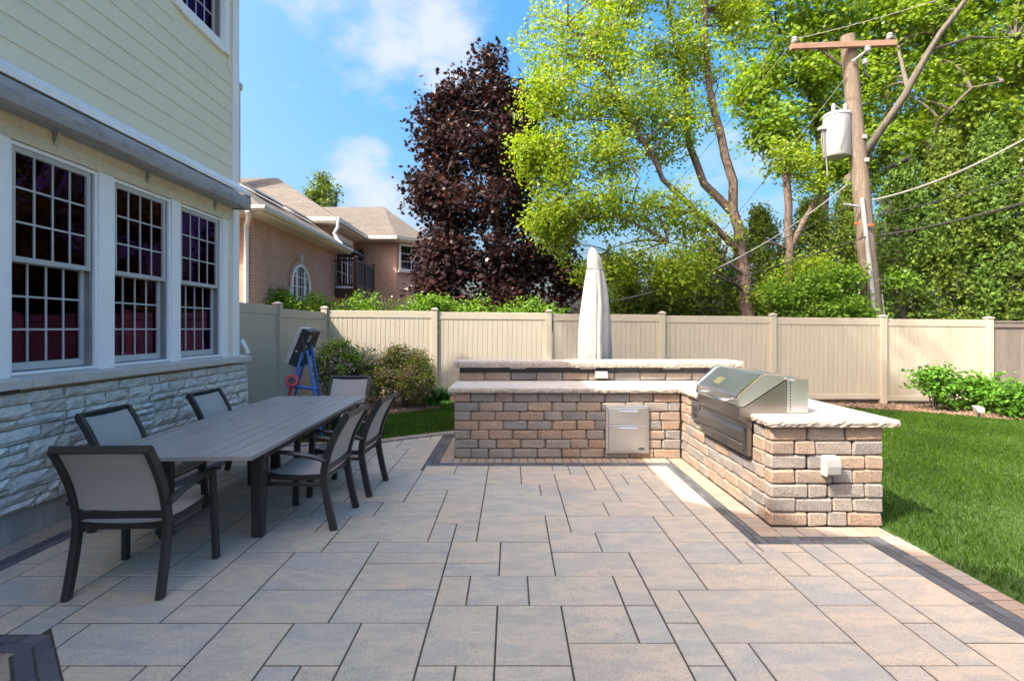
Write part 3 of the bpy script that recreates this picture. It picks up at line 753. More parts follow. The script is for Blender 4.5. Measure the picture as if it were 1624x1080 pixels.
# outlet covers
o = MB(); o.prism([(7.395, .995), (7.33, .985), (7.315, .90), (7.33, .893), (7.395, .893)], 'x', 1.155, 1.325).build('outlet_cover', 'plastic_grey', kit)
m = MB(); m.cbox(2.035, 2.068, 5.79, 6.03, .56, .765, .004); pl = m.build('outlet_plate', 'plate_dark', kit)
for zz in (.60, .67): MB().cbox(2.028, 2.036, 5.85, 5.97, zz, zz + .05, .003).build('socket', 'black_plastic', pl)
m = MB(); prof = [(4.248, .416), (4.20, .418), (4.165, .44), (4.155, .50), (4.162, .55), (4.19, .573), (4.248, .575)]
m.prism(prof, 'x', 2.475, 2.575); wl = m.build('outlet_cover', 'plastic_grey', kit); 
MB().box(2.466, 2.4745, 4.17, 4.248, .42, .57).build('outlet_lid', 'plastic_pale', wl)

# drawers
dr = empty('drawer_unit', (1.41, 6.48, 0), 'brushed steel double drawer set into the block counter', 'drawers')
m = MB(); X0, X1, Z0, Z1, Yd = 1.145, 1.672, .062, .641, 6.47
m.cbox(X0, X1, Yd, Yd + .04, Z0, Z1, .006); m.build('frame', 'steel', dr)
for a, b in ((.085, .408), (.418, .615)):
    d_ = MB().cbox(X0 + .032, X1 - .032, Yd - .014, Yd + .002, a, b, .004).build('drawer_front', 'steel', dr)
    h = MB(); hz = b - .03; h.tube([(1.305, Yd - .01, hz), (1.305, Yd - .05, hz), (1.515, Yd - .05, hz), (1.515, Yd - .01, hz)], .011, 10); h.build('handle', 'chrome', d_, smooth=True)
m = MB(); m.lathe([(.001, 0), (.04, 0), (.04, .004), (.036, .006), (.001, .006)], 24)
bd = m.build('badge', 'plate_dark', dr, basis=T((1.575, Yd - .0145, .125)) @ Matrix.Rotation(R(90), 4, 'X') @ Matrix.Scale(.45, 4, (0, 1, 0)))

# grill
gr = empty('built_in_grill', (2.1, 5.0, .86), 'stainless steel built-in gas grill with closed lid and long handle', 'grill')
GY0, GY1 = 4.53, 5.56
lid = MB(); lid.prism([(1.935, .915), (1.93, 1.0), (1.945, 1.02), (2.125, 1.178), (2.15, 1.186), (2.33, 1.172), (2.345, 1.155), (2.29, 1.12), (1.975, .915)], 'y', GY0, GY1)
lido = lid.build('lid', 'steel', gr)
for yy in (GY0 - .006, GY1 - .03): MB().prism([(1.925, .916), (1.921, 1.003), (1.94, 1.028), (2.122, 1.188), (2.15, 1.196), (2.33, 1.182), (2.33, 1.170), (2.152, 1.183), (2.13, 1.175), (1.95, 1.017), (1.936, 1.0), (1.94, .916)], 'y', yy, yy + .036).build('lid_rim', 'chrome', lido)
h = MB(); h.tube([(1.93, 5.36, .945), (1.885, 5.35, .945), (1.868, 5.30, .945), (1.868, 4.80, .945), (1.885, 4.75, .945), (1.93, 4.74, .945)], .013, 12); h.build('handle', 'chrome', lido, smooth=True)
MB().add([(1.985 - .004, 5.10, 1.056), (1.985 - .004, 5.24, 1.056), (2.045 - .004, 5.24, 1.109), (2.045 - .004, 5.10, 1.109), (1.985, 5.10, 1.05), (1.985, 5.24, 1.05), (2.045, 5.24, 1.10), (2.045, 5.10, 1.10)], [(0, 1, 2, 3), (4, 5, 6, 7), (0, 1, 5, 4), (1, 2, 6, 5), (2, 3, 7, 6), (3, 0, 4, 7)]).build('thermometer_plate', 'badge_olive', lido)
m = MB(); m.prism([(1.94, .808), (1.94, .908), (1.98, .908), (2.30, 1.115), (2.34, 1.145), (2.345, .862), (2.06, .862), (2.045, .735), (1.955, .80)], 'y', GY0 + .004, GY1 - .004)
fb = m.build('firebox', 'steel_dark', gr)
m = MB(); m.prism([(2.345, .864), (2.345, 1.148), (2.52, 1.150), (2.525, 1.142), (2.525, .864)], 'y', GY0 + .002, GY1 - .002); rb = m.build('rear_housing', 'steel', gr)
MB().box(2.36, 2.52, GY0 - .004, GY0 + .0015, 1.148, 1.158).build('housing_lip', 'chrome', rb)
for k in range(9): MB().cbox(2.368, 2.376, GY0 - .001, GY0 + .004, .878 + k * .028, .896 + k * .028, .001).build('vent_slot', 'black_plastic', rb)
m = MB(); m.tube([(2.345, GY0 - .02, 1.15), (2.345, GY0 + .03, 1.15)], .014, 10); m.tube([(2.31, GY0 - .008, 1.16), (2.40, GY0 - .008, 1.14)], .006, 8); m.build('hinge', 'chrome', gr)
m = MB(); m.cbox(2.025, 2.066, 4.575, 5.70, .482, .86, .004); fp = m.build('front_frame', 'steel_dark', gr)
for i in range(3):
    y0 = 4.64 + i * .345; MB().cbox(2.014, 2.026, y0, y0 + .335, .492, .575, .003).build('access_panel', 'steel_dark', fp)
    MB().cbox(2.008, 2.016, y0 + .03, y0 + .30, .566, .574, .002).build('panel_slot', 'chrome', fp)
MB().prism([(2.026, .585), (2.0, .60), (1.995, .68), (2.026, .73)], 'y', 4.62, 5.68).build('drip_panel', 'steel_dark', fp)

# ------------------------------------------------------------------ covered umbrella
ub = Vector((1.28, 8.25, 0))
um = empty('patio_umbrella', ub, 'closed patio umbrella under a white zip cover behind the bar', 'umbrella')
m = MB(); n = 40; prof = [(.235, .72, 0), (.255, 1.0, 0), (.25, 1.35, 0), (.235, 1.7, .0), (.20, 2.05, .01), (.165, 2.3, .012), (.135, 2.46, .012), (.118, 2.50, .012), (.12, 2.54, .012), (.105, 2.66, 0), (.07, 2.76, -.02), (.035, 2.82, -.03), (.008, 2.838, -.035)]
vs = []
ur = random.Random(3); ph = [ur.uniform(0, 6) for _ in range(8)]
for i, (r, z, ox) in enumerate(prof):
    for k in range(n):
        a = 2 * math.pi * k / n; fo = 1 if z < 2.45 else .4
        rr = r * (1 + fo * (.085 * math.sin(5 * a + ph[0] + z * .6) + .05 * math.sin(9 * a + ph[1] - z * 1.4) + .02 * math.sin(14 * a + ph[2] + z * 5) + .018 * math.sin(z * 23 + 3 * a)) + ur.uniform(-.008, .008))
        vs.append((ub.x + ox + rr * math.cos(a), ub.y + rr * math.sin(a), z))
fs = [(i * n + k, i * n + (k + 1) % n, (i + 1) * n + (k + 1) % n, (i + 1) * n + k) for i in range(len(prof) - 1) for k in range(n)]
fs += [tuple(range(n))[::-1], tuple(range((len(prof) - 1) * n, len(prof) * n))]
m.add(vs, fs); cov = m.build('cover', 'umbrella_cover', um, smooth=True)
cv_ = MB(); cv_.tube([(ub.x + .012 + .126 * math.cos(a), ub.y + .126 * math.sin(a), 2.50 - .01 * math.cos(a)) for a in np.linspace(0, 2 * math.pi, 25)], .007, 6, cap=False); cv_.build('drawstring', 'cord_grey', cov)
zp = MB(); zp.sweep([(ub.x - .02, ub.y - .262, .75), (ub.x - .02, ub.y - .268, 1.2), (ub.x - .015, ub.y - .255, 1.7), (ub.x - .005, ub.y - .21, 2.1), (ub.x + .005, ub.y - .142, 2.45)], (1, 0, 0), .028, .014); zp.build('zip_flap', 'umbrella_cover', cov)
m = MB(); m.tube([ub + Vector((0, 0, .06)), ub + Vector((0, 0, .80))], .028, 12); m.build('pole', 'alu_dark', um, smooth=True)
m = MB(); m.lathe([(.001, 0), (.30, 0), (.30, .05), (.27, .075), (.05, .09), (.045, .16), (.001, .16)], 28, (ub.x, ub.y)); m.build('base', 'alu_dark', um, smooth=True)

# ------------------------------------------------------------------ table
tb = empty('dining_table', (-2.31, 5.065, 0), 'long charcoal slatted aluminium dining table with extension leaves', 'table')
tm = T((-2.31, 5.065, 0)) @ Matrix.Rotation(R(2.0), 4, 'Z'); tb.matrix_basis = tm; WM[tb] = tm
def tpart(mb, name, mat, parent=tb, **k):
    o = bpy.data.objects.new(name, mb.mesh(name, mat, **k)); COL.objects.link(o); o.parent = parent; WM[o] = WM[parent]; return o
TL, TW, TH = 1.585, .55, .74
secs = [(-TL, -.475), (-.470, .095), (.100, .55), (.555, TL)]
fr = MB()
for a, b in ((-TW, -TW + .06), (TW - .06, TW)): fr.prism([(a, -TL), (b, -TL + .06 if b < 0 else -TL), (b, TL - .06 if b < 0 else TL), (a, TL)] if a < 0 else [(a, -TL + .06), (b, -TL), (b, TL), (a, TL - .06)], 'z', TH - .026, TH)
tf = tpart(fr, 'top_frame', 'table_top')
for a, b in ((-TL, -TL + .06), (TL - .06, TL)):
    q = MB(); s1 = .0015
    q.prism([(-TW + s1, a), (TW - s1, a), (TW - .06 - s1, b), (-TW + .06 + s1, b)] if a < 0 else [(-TW + .06 + s1, a), (TW - .06 - s1, a), (TW - s1, b), (-TW + s1, b)], 'z', TH - .026, TH - .0004); tpart(q, 'end_rail', 'table_top')
ns = 8; wsl = (2 * TW - .12 - .004) / ns
for a, b in secs:
    a2, b2 = max(a, -TL + .062), min(b, TL - .062)
    for k in range(ns):
        x0 = -TW + .062 + k * wsl; q = MB(); q.cbox(x0 + .0026, x0 + wsl - .0026, a2, b2, TH - .02, TH - .0012, .002); tpart(q, 'slat', 'table_top')
q = MB(); q.cbox(-TW + .04, -TW + .075, -1.3, 1.3, TH - .085, TH - .0265, .003); q.cbox(TW - .075, TW - .04, -1.3, 1.3, TH - .085, TH - .0265, .003)
q.cbox(-TW + .075, TW - .075, -1.03, -.99, TH - .085, TH - .0265, .003); q.cbox(-TW + .075, TW - .075, .99, 1.03, TH - .085, TH - .0265, .003); tpart(q, 'apron', 'alu_dark')
for sx in (-1, 1):
    for sy in (-1, 1):
        q = MB(); x, y = sx * .345, sy * 1.01; a, b = .046, .041
        q.add([(x - b, y - b, 0), (x + b, y - b, 0), (x + b, y + b, 0), (x - b, y + b, 0), (x - a, y - a, TH - .03), (x + a, y - a, TH - .03), (x + a, y + a, TH - .03), (x - a, y + a, TH - .03)], [(3, 2, 1, 0), (4, 5, 6, 7), (0, 1, 5, 4), (1, 2, 6, 5), (2, 3, 7, 6), (3, 0, 4, 7)])
        me = q.mesh('leg', 'alu_dark'); bm = bmesh.new(); bm.from_mesh(me); bmesh.ops.bevel(bm, geom=[e_ for e_ in bm.edges if abs(e_.verts[0].co.z - e_.verts[1].co.z) > .5], offset=.012, segments=3, affect='EDGES'); bm.to_mesh(me); bm.free(); me.polygons.foreach_set('use_smooth', [True] * len(me.polygons)); me.set_sharp_from_angle(angle=R(50))
        o = bpy.data.objects.new('leg', me); COL.objects.link(o); o.parent = tb

# ------------------------------------------------------------------ chairs
def spl(pts, n=5):
    P = [Vector(p) for p in pts]; P = [P[0] * 2 - P[1]] + P + [P[-1] * 2 - P[-2]]; o = []
    for i in range(1, len(P) - 2):
        for k in range(n):
            t = k / n; a, b, c, d = P[i - 1], P[i], P[i + 1], P[i + 2]
            o.append(.5 * ((2 * b) + (c - a) * t + (2 * a - 5 * b + 4 * c - d) * t * t + (3 * b - a - 3 * c + d) * t ** 3))
    o.append(P[-2]); return o
def make_chair():
    root = empty('dining_chair', (0, 0, 0), 'x', 'chair', 'sling chairs round the patio table')
    up = spl([(0, -.285, 0), (0, -.245, .17), (0, -.21, .36), (0, -.21, .48), (0, -.25, .64), (0, -.315, .78), (0, -.385, .895)])
    for s in (-1, 1):
        MB().sweep([p + Vector((s * (.262 + .012 * max(0, .4 - p.z)), 0, 0)) for p in up], (1, 0, 0), .036, .056).build('rear_upright', 'alu_dark', root, smooth=True)
        MB().sweep([(s * .305, .275, 0), (s * .296, .262, .3), (s * .290, .25, .606)], (1, 0, 0), .034, .052).build('front_leg', 'alu_dark', root, smooth=True)
        arm = spl([(s * .282, -.235, .545), (s * .29, -.10, .585), (s * .295, .08, .612), (s * .296, .25, .618), (s * .296, .305, .612)])
        MB().sweep(arm, (1, 0, 0), .055, .024, .006).build('armrest', 'alu_dark', root, smooth=True)
        MB().sweep([(s * .246, -.21, .415), (s * .248, .0, .405), (s * .25, .17, .412), (s * .25, .262, .43)], (1, 0, 0), .022, .04).build('seat_rail', 'alu_dark', root, smooth=True)
        MB().cbox(min(s * .258, s * .286), max(s * .258, s * .286), .225, .265, .35, .388, .004).build('leg_bracket', 'alu_dark', root)
        MB().sweep([(s * .275, -.18, .36), (s * .283, .255, .365)], (1, 0, 0), .018, .03).build('side_stretcher', 'alu_dark', root)
    MB().sweep([(-.276, -.389, .897), (.276, -.389, .897)], (0, .35, .94), .045, .028).build('top_rail', 'alu_dark', root)
    MB().sweep([(-.26, -.222, .475), (.26, -.222, .475)], (0, 0, 1), .042, .026).build('lower_back_rail', 'alu_dark', root)
    MB().sweep([(-.24, .245, .385), (.24, .245, .385)], (0, 0, 1), .03, .026).build('front_stretcher', 'alu_dark', root)
    MB().sweep([(-.25, -.20, .40), (.25, -.20, .40)], (0, 0, 1), .034, .024).build('rear_stretcher', 'alu_dark', root)
    def sheet(path, hw, sag, nrm, th=.006):
        m = MB(); nu = 9; vs = []
        for p in path:
            for k in range(nu):
                u = -1 + 2 * k / (nu - 1); q = p + nrm * (-sag * (1 - u * u)); vs.append((u * hw, q.y, q.z))
        n0 = len(vs); L = len(path)
        vs += [(a, b + nrm.y * -th, c + nrm.z * -th) for a, b, c in vs]
        fs = [(i * nu + k, i * nu + k + 1, (i + 1) * nu + k + 1, (i + 1) * nu + k) for i in range(L - 1) for k in range(nu - 1)]
        fs += [tuple(n0 + i for i in f[::-1]) for f in fs]
        ring = [k for k in range(nu)] + [i * nu + nu - 1 for i in range(1, L)] + [(L - 1) * nu + k for k in range(nu - 2, -1, -1)] + [i * nu for i in range(L - 2, 0, -1)]
        fs += [(ring[i], ring[(i + 1) % len(ring)], n0 + ring[(i + 1) % len(ring)], n0 + ring[i]) for i in range(len(ring))]
        return m.add(vs, fs)
    bp = [Vector((0, p.y + .004, p.z)) for p in up if .49 < p.z < .885] + [Vector((0, -.383, .888))]
    sheet(bp, .249, .014, Vector((0, .94, .3))).build('back_sling', 'sling', root, smooth=True)
    sp = spl([(0, -.205, .436), (0, -.05, .424), (0, .10, .428), (0, .20, .437), (0, .265, .437), (0, .292, .418)])
    sheet(sp, .243, .012, Vector((0, 0, 1))).build('seat_sling', 'sling', root, smooth=True)
    return root
ch0 = make_chair()
spots = [(-2.33, 3.39, 2, 'sling chair at the table end, its back turned to the angled dark paver border'),
         (-2.975, 4.40, -90, 'sling chair against the stone wall, next to the chair at the table end'),
         (-2.90, 5.69, -91, 'sling chair on the stone wall side of the table, farther along toward the beige fence'),
         (-1.665, 4.45, 88, 'sling chair on the open patio side of the table, farther from the lilac bushes'),
         (-1.60, 5.28, 87, 'sling chair on the open patio side of the table, nearer the lilac bushes and lawn'),
         (-2.24, 7.03, 179, 'sling chair at the table end beside the blue folding stand')]
for i, (x, y, a, lb) in enumerate(spots):
    b = T((x, y, 0)) @ Matrix.Rotation(R(a), 4, 'Z')
    if i == 0: last = ch0
    else: last = copy_tree(ch0, b)
    last['label'] = lb
ch0.matrix_basis = T((spots[0][0], spots[0][1], 0)) @ Matrix.Rotation(R(spots[0][2]), 4, 'Z')

# ------------------------------------------------------------------ blue folding stand
st = empty('folding_stand', (-3.1, 8.0, 0), 'blue tubular folding stand with tilted black panel and red wheel by the fence', 'stand')
def stp(px, py, d=8.0): return at(px, py, d)
for (a, b, d0, d1) in (((480, 558), (446, 668), 7.95, 7.75), ((487, 556), (506, 668), 7.95, 7.75), ((482, 575), (458, 662), 8.15, 8.35), ((494, 548), (512, 660), 8.1, 8.4)):
    p, q = stp(*a, d0), stp(*b, d1); k = (q - p); q = p + k * (p.z / -k.z) if k.z < 0 else q
    MB().tube([p, q], .019, 10).build('leg', 'blue_paint', st, smooth=True)
MB().tube([stp(462, 612, 7.85), stp(503, 617, 7.85)], .022, 10).build('crossbar', 'blue_paint', st, smooth=True)
MB().tube([stp(458, 555, 7.96) + Vector((.1, 0, -.03)), stp(487, 548, 8.05)], .018, 8).build('crossbar', 'galvanised', st, smooth=True)
for dx, dd in ((480, 7.95), (490, 8.08)): MB().tube([stp(dx, 535, dd), stp(dx + 2, 562, dd)], .024, 10).build('joint', 'black_plastic', st, smooth=True)
c0 = stp(463, 604, 7.72)
m = MB(); m.lathe([(.001, -.03), (.085, -.03), (.095, -.02), (.095, .02), (.085, .03), (.04, .03), (.04, .035), (.001, .035)], 24); wh = m.build('wheel', 'red_plastic', st, smooth=True, basis=T(c0) @ Matrix.Rotation(R(70), 4, 'X') @ Matrix.Rotation(R(15), 4, 'Y'))
m = MB(); m.lathe([(.001, .034), (.05, .034), (.05, .042), (.001, .042)], 16); m.build('hub', 'black_plastic', wh, smooth=True, basis=T(c0) @ Matrix.Rotation(R(70), 4, 'X') @ Matrix.Rotation(R(15), 4, 'Y'))
m = MB(); m.tube([stp(461, 612, 7.7), stp(458, 640, 7.7)], .022, 8); m.build('wheel_bracket', 'red_plastic', st, smooth=True)
A, B = stp(488, 524, 7.98), stp(465, 580, 7.98); ax = (A - B).normalized(); pn = Vector((ax.z, 0, -ax.x)); dp = Vector((0, 1, 0))
def slant(a, b, t0, t1, y0, y1, name, mat, par=st):
    vs = [a + pn * t0 + dp * y0, a + pn * t1 + dp * y0, a + pn * t1 + dp * y1, a + pn * t0 + dp * y1, b + pn * t0 + dp * y0, b + pn * t1 + dp * y0, b + pn * t1 + dp * y1, b + pn * t0 + dp * y1]
    return MB().add(vs, [(0, 1, 2, 3), (4, 5, 6, 7), (0, 1, 5, 4), (1, 2, 6, 5), (2, 3, 7, 6), (3, 0, 4, 7)]).build(name, mat, par)
pan = slant(B, A, -.075, .05, -.02, .42, 'panel', 'black_plastic')
for k in range(14): slant(B + (A - B) * (k / 14 + .006), B + (A - B) * ((k + .86) / 14), -.135, -.0755, -.02, .42, 'ribbed_edge', 'foam_grey', pan)
for k in range(3): slant(B + (A - B) * (.15 + k * .28), B + (A - B) * (.33 + k * .28), .0505, .062, .0, .1, 'bracket', 'galvanised', pan)

# ------------------------------------------------------------------ vinyl fence
PX = [-4.10, -1.68, .82, 3.31, 5.74, 8.16, 10.49]
def fz(x): return .105 - .0155 * (x + 1.68) + .02     # fence base
fence = empty('vinyl_fence', (-4.1, FY, 0), 'tan vinyl privacy fence with capped posts behind the counter', 'fence')
def post(x, y, z0, h, par):
    p = MB().cbox(x - .064, x + .064, y - .064, y + .064, z0 - .25, z0 + h, .006).build('post', 'fence_vinyl', par)
    c = MB(); c.cbox(x - .078, x + .078, y - .078, y + .078, z0 + h, z0 + h + .022, .005)
    c.add([(x - .066, y - .066, z0 + h + .0225), (x + .066, y - .066, z0 + h + .0225), (x + .066, y + .066, z0 + h + .0225), (x - .066, y + .066, z0 + h + .0225), (x - .02, y - .02, z0 + h + .05), (x + .02, y - .02, z0 + h + .05), (x + .02, y + .02, z0 + h + .05), (x - .02, y + .02, z0 + h + .05)], [(3, 2, 1, 0), (4, 5, 6, 7), (0, 1, 5, 4), (1, 2, 6, 5), (2, 3, 7, 6), (3, 0, 4, 7)])
    c.build('post_cap', 'fence_vinyl', p)
for x in PX: post(x, FY, fz(x), 1.86, fence)
def panel(p, q, z0, z1, par, nb=15):
    """tongue and groove panel between two posts"""
    p, q = Vector(p), Vector(q); d = q - p; L = d.length; ang = math.atan2(d.y, d.x)
    za, zb = z0, z1
    shear = Matrix.Identity(4); shear[2][0] = (zb - za) / L
    basis = T((p.x, p.y, za)) @ Matrix.Rotation(ang, 4, 'Z') @ shear
    t = MB(); t.cbox(0, L, -.022, .022, 1.66, 1.815, .006); tr = t.build('panel', 'fence_vinyl', par, basis=basis)
    MB().cbox(0, L, -.022, .022, .02, .14, .006).build('bottom_rail', 'fence_vinyl', tr, basis=basis)
    wd = L / nb; me = MB().cbox(.0022, wd - .0022, -.011, .011, .135, 1.665, .0045).mesh('board', 'fence_vinyl')
    for k in range(nb): piece('board', me, tr, basis @ T((k * wd, 0, 0)))
    MB().box(0, L, .0, .008, .14, 1.66).build('tongue', 'fence_vinyl', tr, basis=basis)
for a, b in zip(PX[:-1], PX[1:]): panel((a + .064, FY), (b - .064, FY), fz(a), fz(b), fence, 22)
sf = empty('vinyl_fence', (-4.1, 9.3, 0), 'tan vinyl fence section running from the house corner to the back fence', 'fence')
post(-4.10, 9.36, .10, 1.90, sf); post(-4.10, 7.0, .12, 1.92, sf)
panel((-4.10, FY - .064), (-4.10, 9.36 + .064), .12, .11, sf, 20); panel((-4.10, 9.36 - .064), (-4.10, 7.064), .16, .16, sf, 20)

wf = empty('wooden_fence', (12.2, FY, 0), 'weathered grey wooden board fence beyond the tan fence', 'fence')
for k in range(24):
    x = 10.58 + k * .152; MB().cbox(x + .003, x + .149, FY - .01, FY + .012, -.2, 1.70 + random.uniform(-.006, .006), .003, .003).build('board', 'weathered_wood', wf)
MB().cbox(10.56, 14.24, FY - .045, FY + .03, 1.705, 1.745, .004).build('cap_rail', 'weathered_wood', wf)
MB().cbox(10.56, 14.24, FY - .035, FY - .0105, 1.60, 1.69, .004).build('top_rail', 'weathered_wood', wf)

# ------------------------------------------------------------------ our house
HX, HE = -3.74, 7.276
house = empty('house', (HX, 3, 0), 'house with pale green lap siding, stone base and white framed windows', 'house')
WIN = [(3.956, 4.81), (4.99, 5.837), (5.993, 6.868)]; WZ0, WZ1 = 1.225, 2.99
UW = (6.02, 6.90, 5.27, 6.75)
# wall body, with openings
m = MB(); xw0, xw1 = HX - .18, HX - .012
for a, b in ((-9.0, 3.956), (4.81, 4.99), (5.837, 5.993), (6.868, HE - .01)): m.box(xw0, xw1, a, b, WZ0, WZ1)
m.box(xw0, xw1, -9.0, HE - .01, 0.0, WZ0 - .0005); m.box(xw0, xw1, -9.0, HE - .01, WZ1 + .0005, UW[2])
m.box(xw0, xw1, -9.0, UW[0], UW[2] + .0005, 6.9); m.box(xw0, xw1, UW[1], HE - .01, UW[2] + .0005, 6.9); m.box(xw0, xw1, UW[0] + .0005, UW[1] - .0005, UW[3], 6.9)
m.box(-10.5, xw0 - .001, HE - .2, HE - .01, 0, 6.9); m.box(-10.5, -10.3, -9, HE - .201, 0, 6.9); m.box(-10.299, xw0 - .001, -9, -8.8, 0, 6.9)
m.build('wall', 'siding', house)
m = MB(); m.box(-10.3, xw0 - .002, -8.8, HE - .21, .35, .45); m.box(-10.3, xw0 - .002, -8.8, HE - .21, 3.25, 3.35); m.box(-8.2, -8.1, -8.8, HE - .21, .46, 3.24); m.box(-8.2, -8.1, -8.8, HE - .21, 3.36, 6.88); m.build('interior', 'interior', house)
# roof, with an unseen cross gable added to shade the near patio
m = MB(); EX = -3.3; EZ = 6.85; RZ = EZ + 2.6
m.add([(EX, HE + .4, EZ), (EX, -9.4, EZ), (-7.1, -9.4, RZ), (-7.1, HE + .4, RZ), (-10.9, HE + .4, EZ), (-10.9, -9.4, EZ), (EX, HE + .4, EZ - .16), (EX, -9.4, EZ - .16), (-10.9, HE + .4, EZ - .16), (-10.9, -9.4, EZ - .16)],
      [(0, 1, 2, 3), (3, 2, 5, 4), (0, 6, 7, 1), (4, 5, 9, 8), (6, 8, 9, 7), (0, 3, 4, 8, 6), (1, 7, 9, 5, 2)])
m.add([(EX - .1, 1.75, EZ), (EX - .1, -4.0, EZ), (EX - .1, -1.1, EZ + 2.55), (-7.2, -1.1, EZ + 2.55), (-7.2, 1.75, EZ), (-7.2, -4.0, EZ)], [(0, 2, 1), (0, 4, 3, 2), (1, 2, 3, 5), (3, 4, 5), (0, 1, 5, 4)])
m.build('roof', 'shingle', house, uv=True)
# siding courses
zz = 3.02 + .0; EXPO = .1805; z = 3.36; k = 0
while z < 6.85:
    segs = [(-9.0, 7.115)]
    if z + EXPO > UW[2] - .13: segs = [(-9.0, UW[0] - .125), (UW[1] + .125, 7.115)]
    if z > UW[3] + .12: segs = [(-9.0, 7.115)]
    out_ = []
    for a, b in segs:
        if b - a > 4:
            j = [4.62, 3.1, 5.2, 2.2][k % 4] if k == 1 else [2.6, 4.62, 1.9, 3.2][k % 4]
            if j > 3.9 and k != 1: j = 2.9
            out_ += [(a, j - .001), (j + .001, b)]
        else: out_.append((a, b))
    for a, b in out_:
        q = MB(); q.prism([(HX - .011, z), (HX + .012, z), (HX + .002, z + EXPO + .02), (HX - .011, z + EXPO + .02)], 'y', a, b); q.build('siding_board', 'siding', house)
    z += EXPO; k += 1
z = 1.21
while z < 3.0:
    q = MB(); q.prism([(HX - .011, z), (HX + .012, z), (HX + .002, z + EXPO + .02), (HX - .011, z + EXPO + .02)], 'y', 6.99, 7.115); q.build('siding_board', 'siding', house); z += EXPO
MB().cbox(HX - .0115, HX + .018, -9, 7.118, 3.10, 3.355, .003).build('band_board', 'band_board', house)
MB().cbox(HX - .0115, HX + .024, 3.6, 7.02, 2.995, 3.099, .003).build('head_casing', 'band_board', house)
m = MB(); m.cbox(HX - .012, HX + .028, 7.12, HE, 1.2, 6.9, .004); m.build('corner_board', 'trim_white', house)
MB().cbox(HX - .16, HX - .0125, HE - .009, HE + .02, 1.2, 6.9, .004).build('corner_board', 'trim_white', house)
def window(y0, y1, z0, z1, lites=(4, 3), casing=True, cas_w=.12):
    w_ = MB(); fx = HX - .012
    for a, b, c, d in ((y0, y0 + .028, z0, z1), (y1 - .028, y1, z0, z1), (y0 + .0285, y1 - .0285, z1 - .028, z1), (y0 + .0285, y1 - .0285, z0, z0 + .022)):
        w_.box(HX - .14, HX + .004, a, b, c, d)
    win = w_.build('window', 'trim_white', house)
    MB().box(HX - .132, HX - .02, y1 - .058, y1 - .0285, z0 + .023, z1 - .0285).build('jamb_track', 'track_grey', win); MB().box(HX - .06, HX - .02, y0 + .0285, y0 + .033, z0 + .023, z1 - .0285).build('jamb_track', 'track_grey', win)
    mid = (z0 + z1) / 2
    for lo, (za, zb, xs) in enumerate(((mid - .02, z1 - .03, HX - .045), (z0 + .03, mid + .02, HX - .10))):
        ya, yb = y0 + .034, y1 - .06
        s_ = .042; sm = MB()
        for a, b, c, d in ((ya, ya + s_, za, zb), (yb - s_, yb, za, zb), (ya + s_, yb - s_, zb - s_, zb), (ya + s_, yb - s_, za, za + (s_ if lo == 0 else .062))): sm.cbox(xs, xs + .036, a, b, c, d, .003)
        sm.build('sash', 'sash_grey', win)
        gy0, gy1, gz0, gz1 = ya + s_, yb - s_, za + (s_ if lo == 0 else .062), zb - s_
        nx, nz = lites; pw, phh = (gy1 - gy0) / nx, (gz1 - gz0) / nz; mt = MB()
        for i in range(1, nx): mt.box(xs + .008, xs + .026, gy0 + i * pw - .0075, gy0 + i * pw + .0075, gz0, gz1)
        for j in range(1, nz): mt.box(xs + .0085, xs + .0265, gy0, gy1, gz0 + j * phh - .0075, gz0 + j * phh + .0075)
        mt.build('muntin_grid', 'sash_grey', win)
        me = MB().box(-.002, .002, -pw / 2 + .006, pw / 2 - .006, -phh / 2 + .006, phh / 2 - .006).mesh('pane', 'glass_coated')
        for i in range(nx):
            for j in range(nz): piece('pane', me, win, T((xs + .015, gy0 + (i + .5) * pw, gz0 + (j + .5) * phh)))
    return win
for a, b in WIN: window(a, b, WZ0, WZ1)
upw = window(UW[0], UW[1], UW[2], UW[3])
# casings
for a, b in ((3.50, 3.955), (4.811, 4.989), (5.838, 5.992), (6.869, 6.99)): MB().cbox(HX - .0115, HX + .024, a, b, 1.2, 2.9945, .004).build('casing', 'trim_white', house)
for a, b, c, d in ((UW[0] - .12, UW[0] - .001, UW[2] - .1, UW[3] + .1), (UW[1] + .001, UW[1] + .12, UW[2] - .1, UW[3] + .1), (UW[0], UW[1], UW[2] - .12, UW[2] - .002), (UW[0], UW[1], UW[3] + .001, UW[3] + .11)): MB().cbox(HX - .0115, HX + .03, a, b, c, d, .004).build('casing', 'trim_white', house)
# curtains inside
def curtain(y0, y1, z0, z1, x):
    m = MB(); n = 26; vs = []
    for i in range(n + 1):
        y = y0 + (y1 - y0) * i / n; xo = x + .03 * math.sin(i * 1.7) + .012 * math.sin(i * .9); vs += [(xo, y, z0), (xo, y, z1), (xo - .006, y, z0), (xo - .006, y, z1)]
    fs = []
    for i in range(n): a = i * 4; fs += [(a, a + 4, a + 5, a + 1), (a + 2, a + 3, a + 7, a + 6)]
    m.add(vs, fs).build('curtain', 'curtain', house, smooth=True)
curtain(6.62, 7.0, 1.2, 3.05, HX - .32); curtain(5.65, 5.95, 1.2, 3.05, HX - .32); curtain(6.0, 6.2, 1.2, 3.05, HX - .34); curtain(4.58, 4.82, 1.2, 3.05, HX - .32); curtain(6.65, 7.0, 5.2, 6.8, HX - .32)
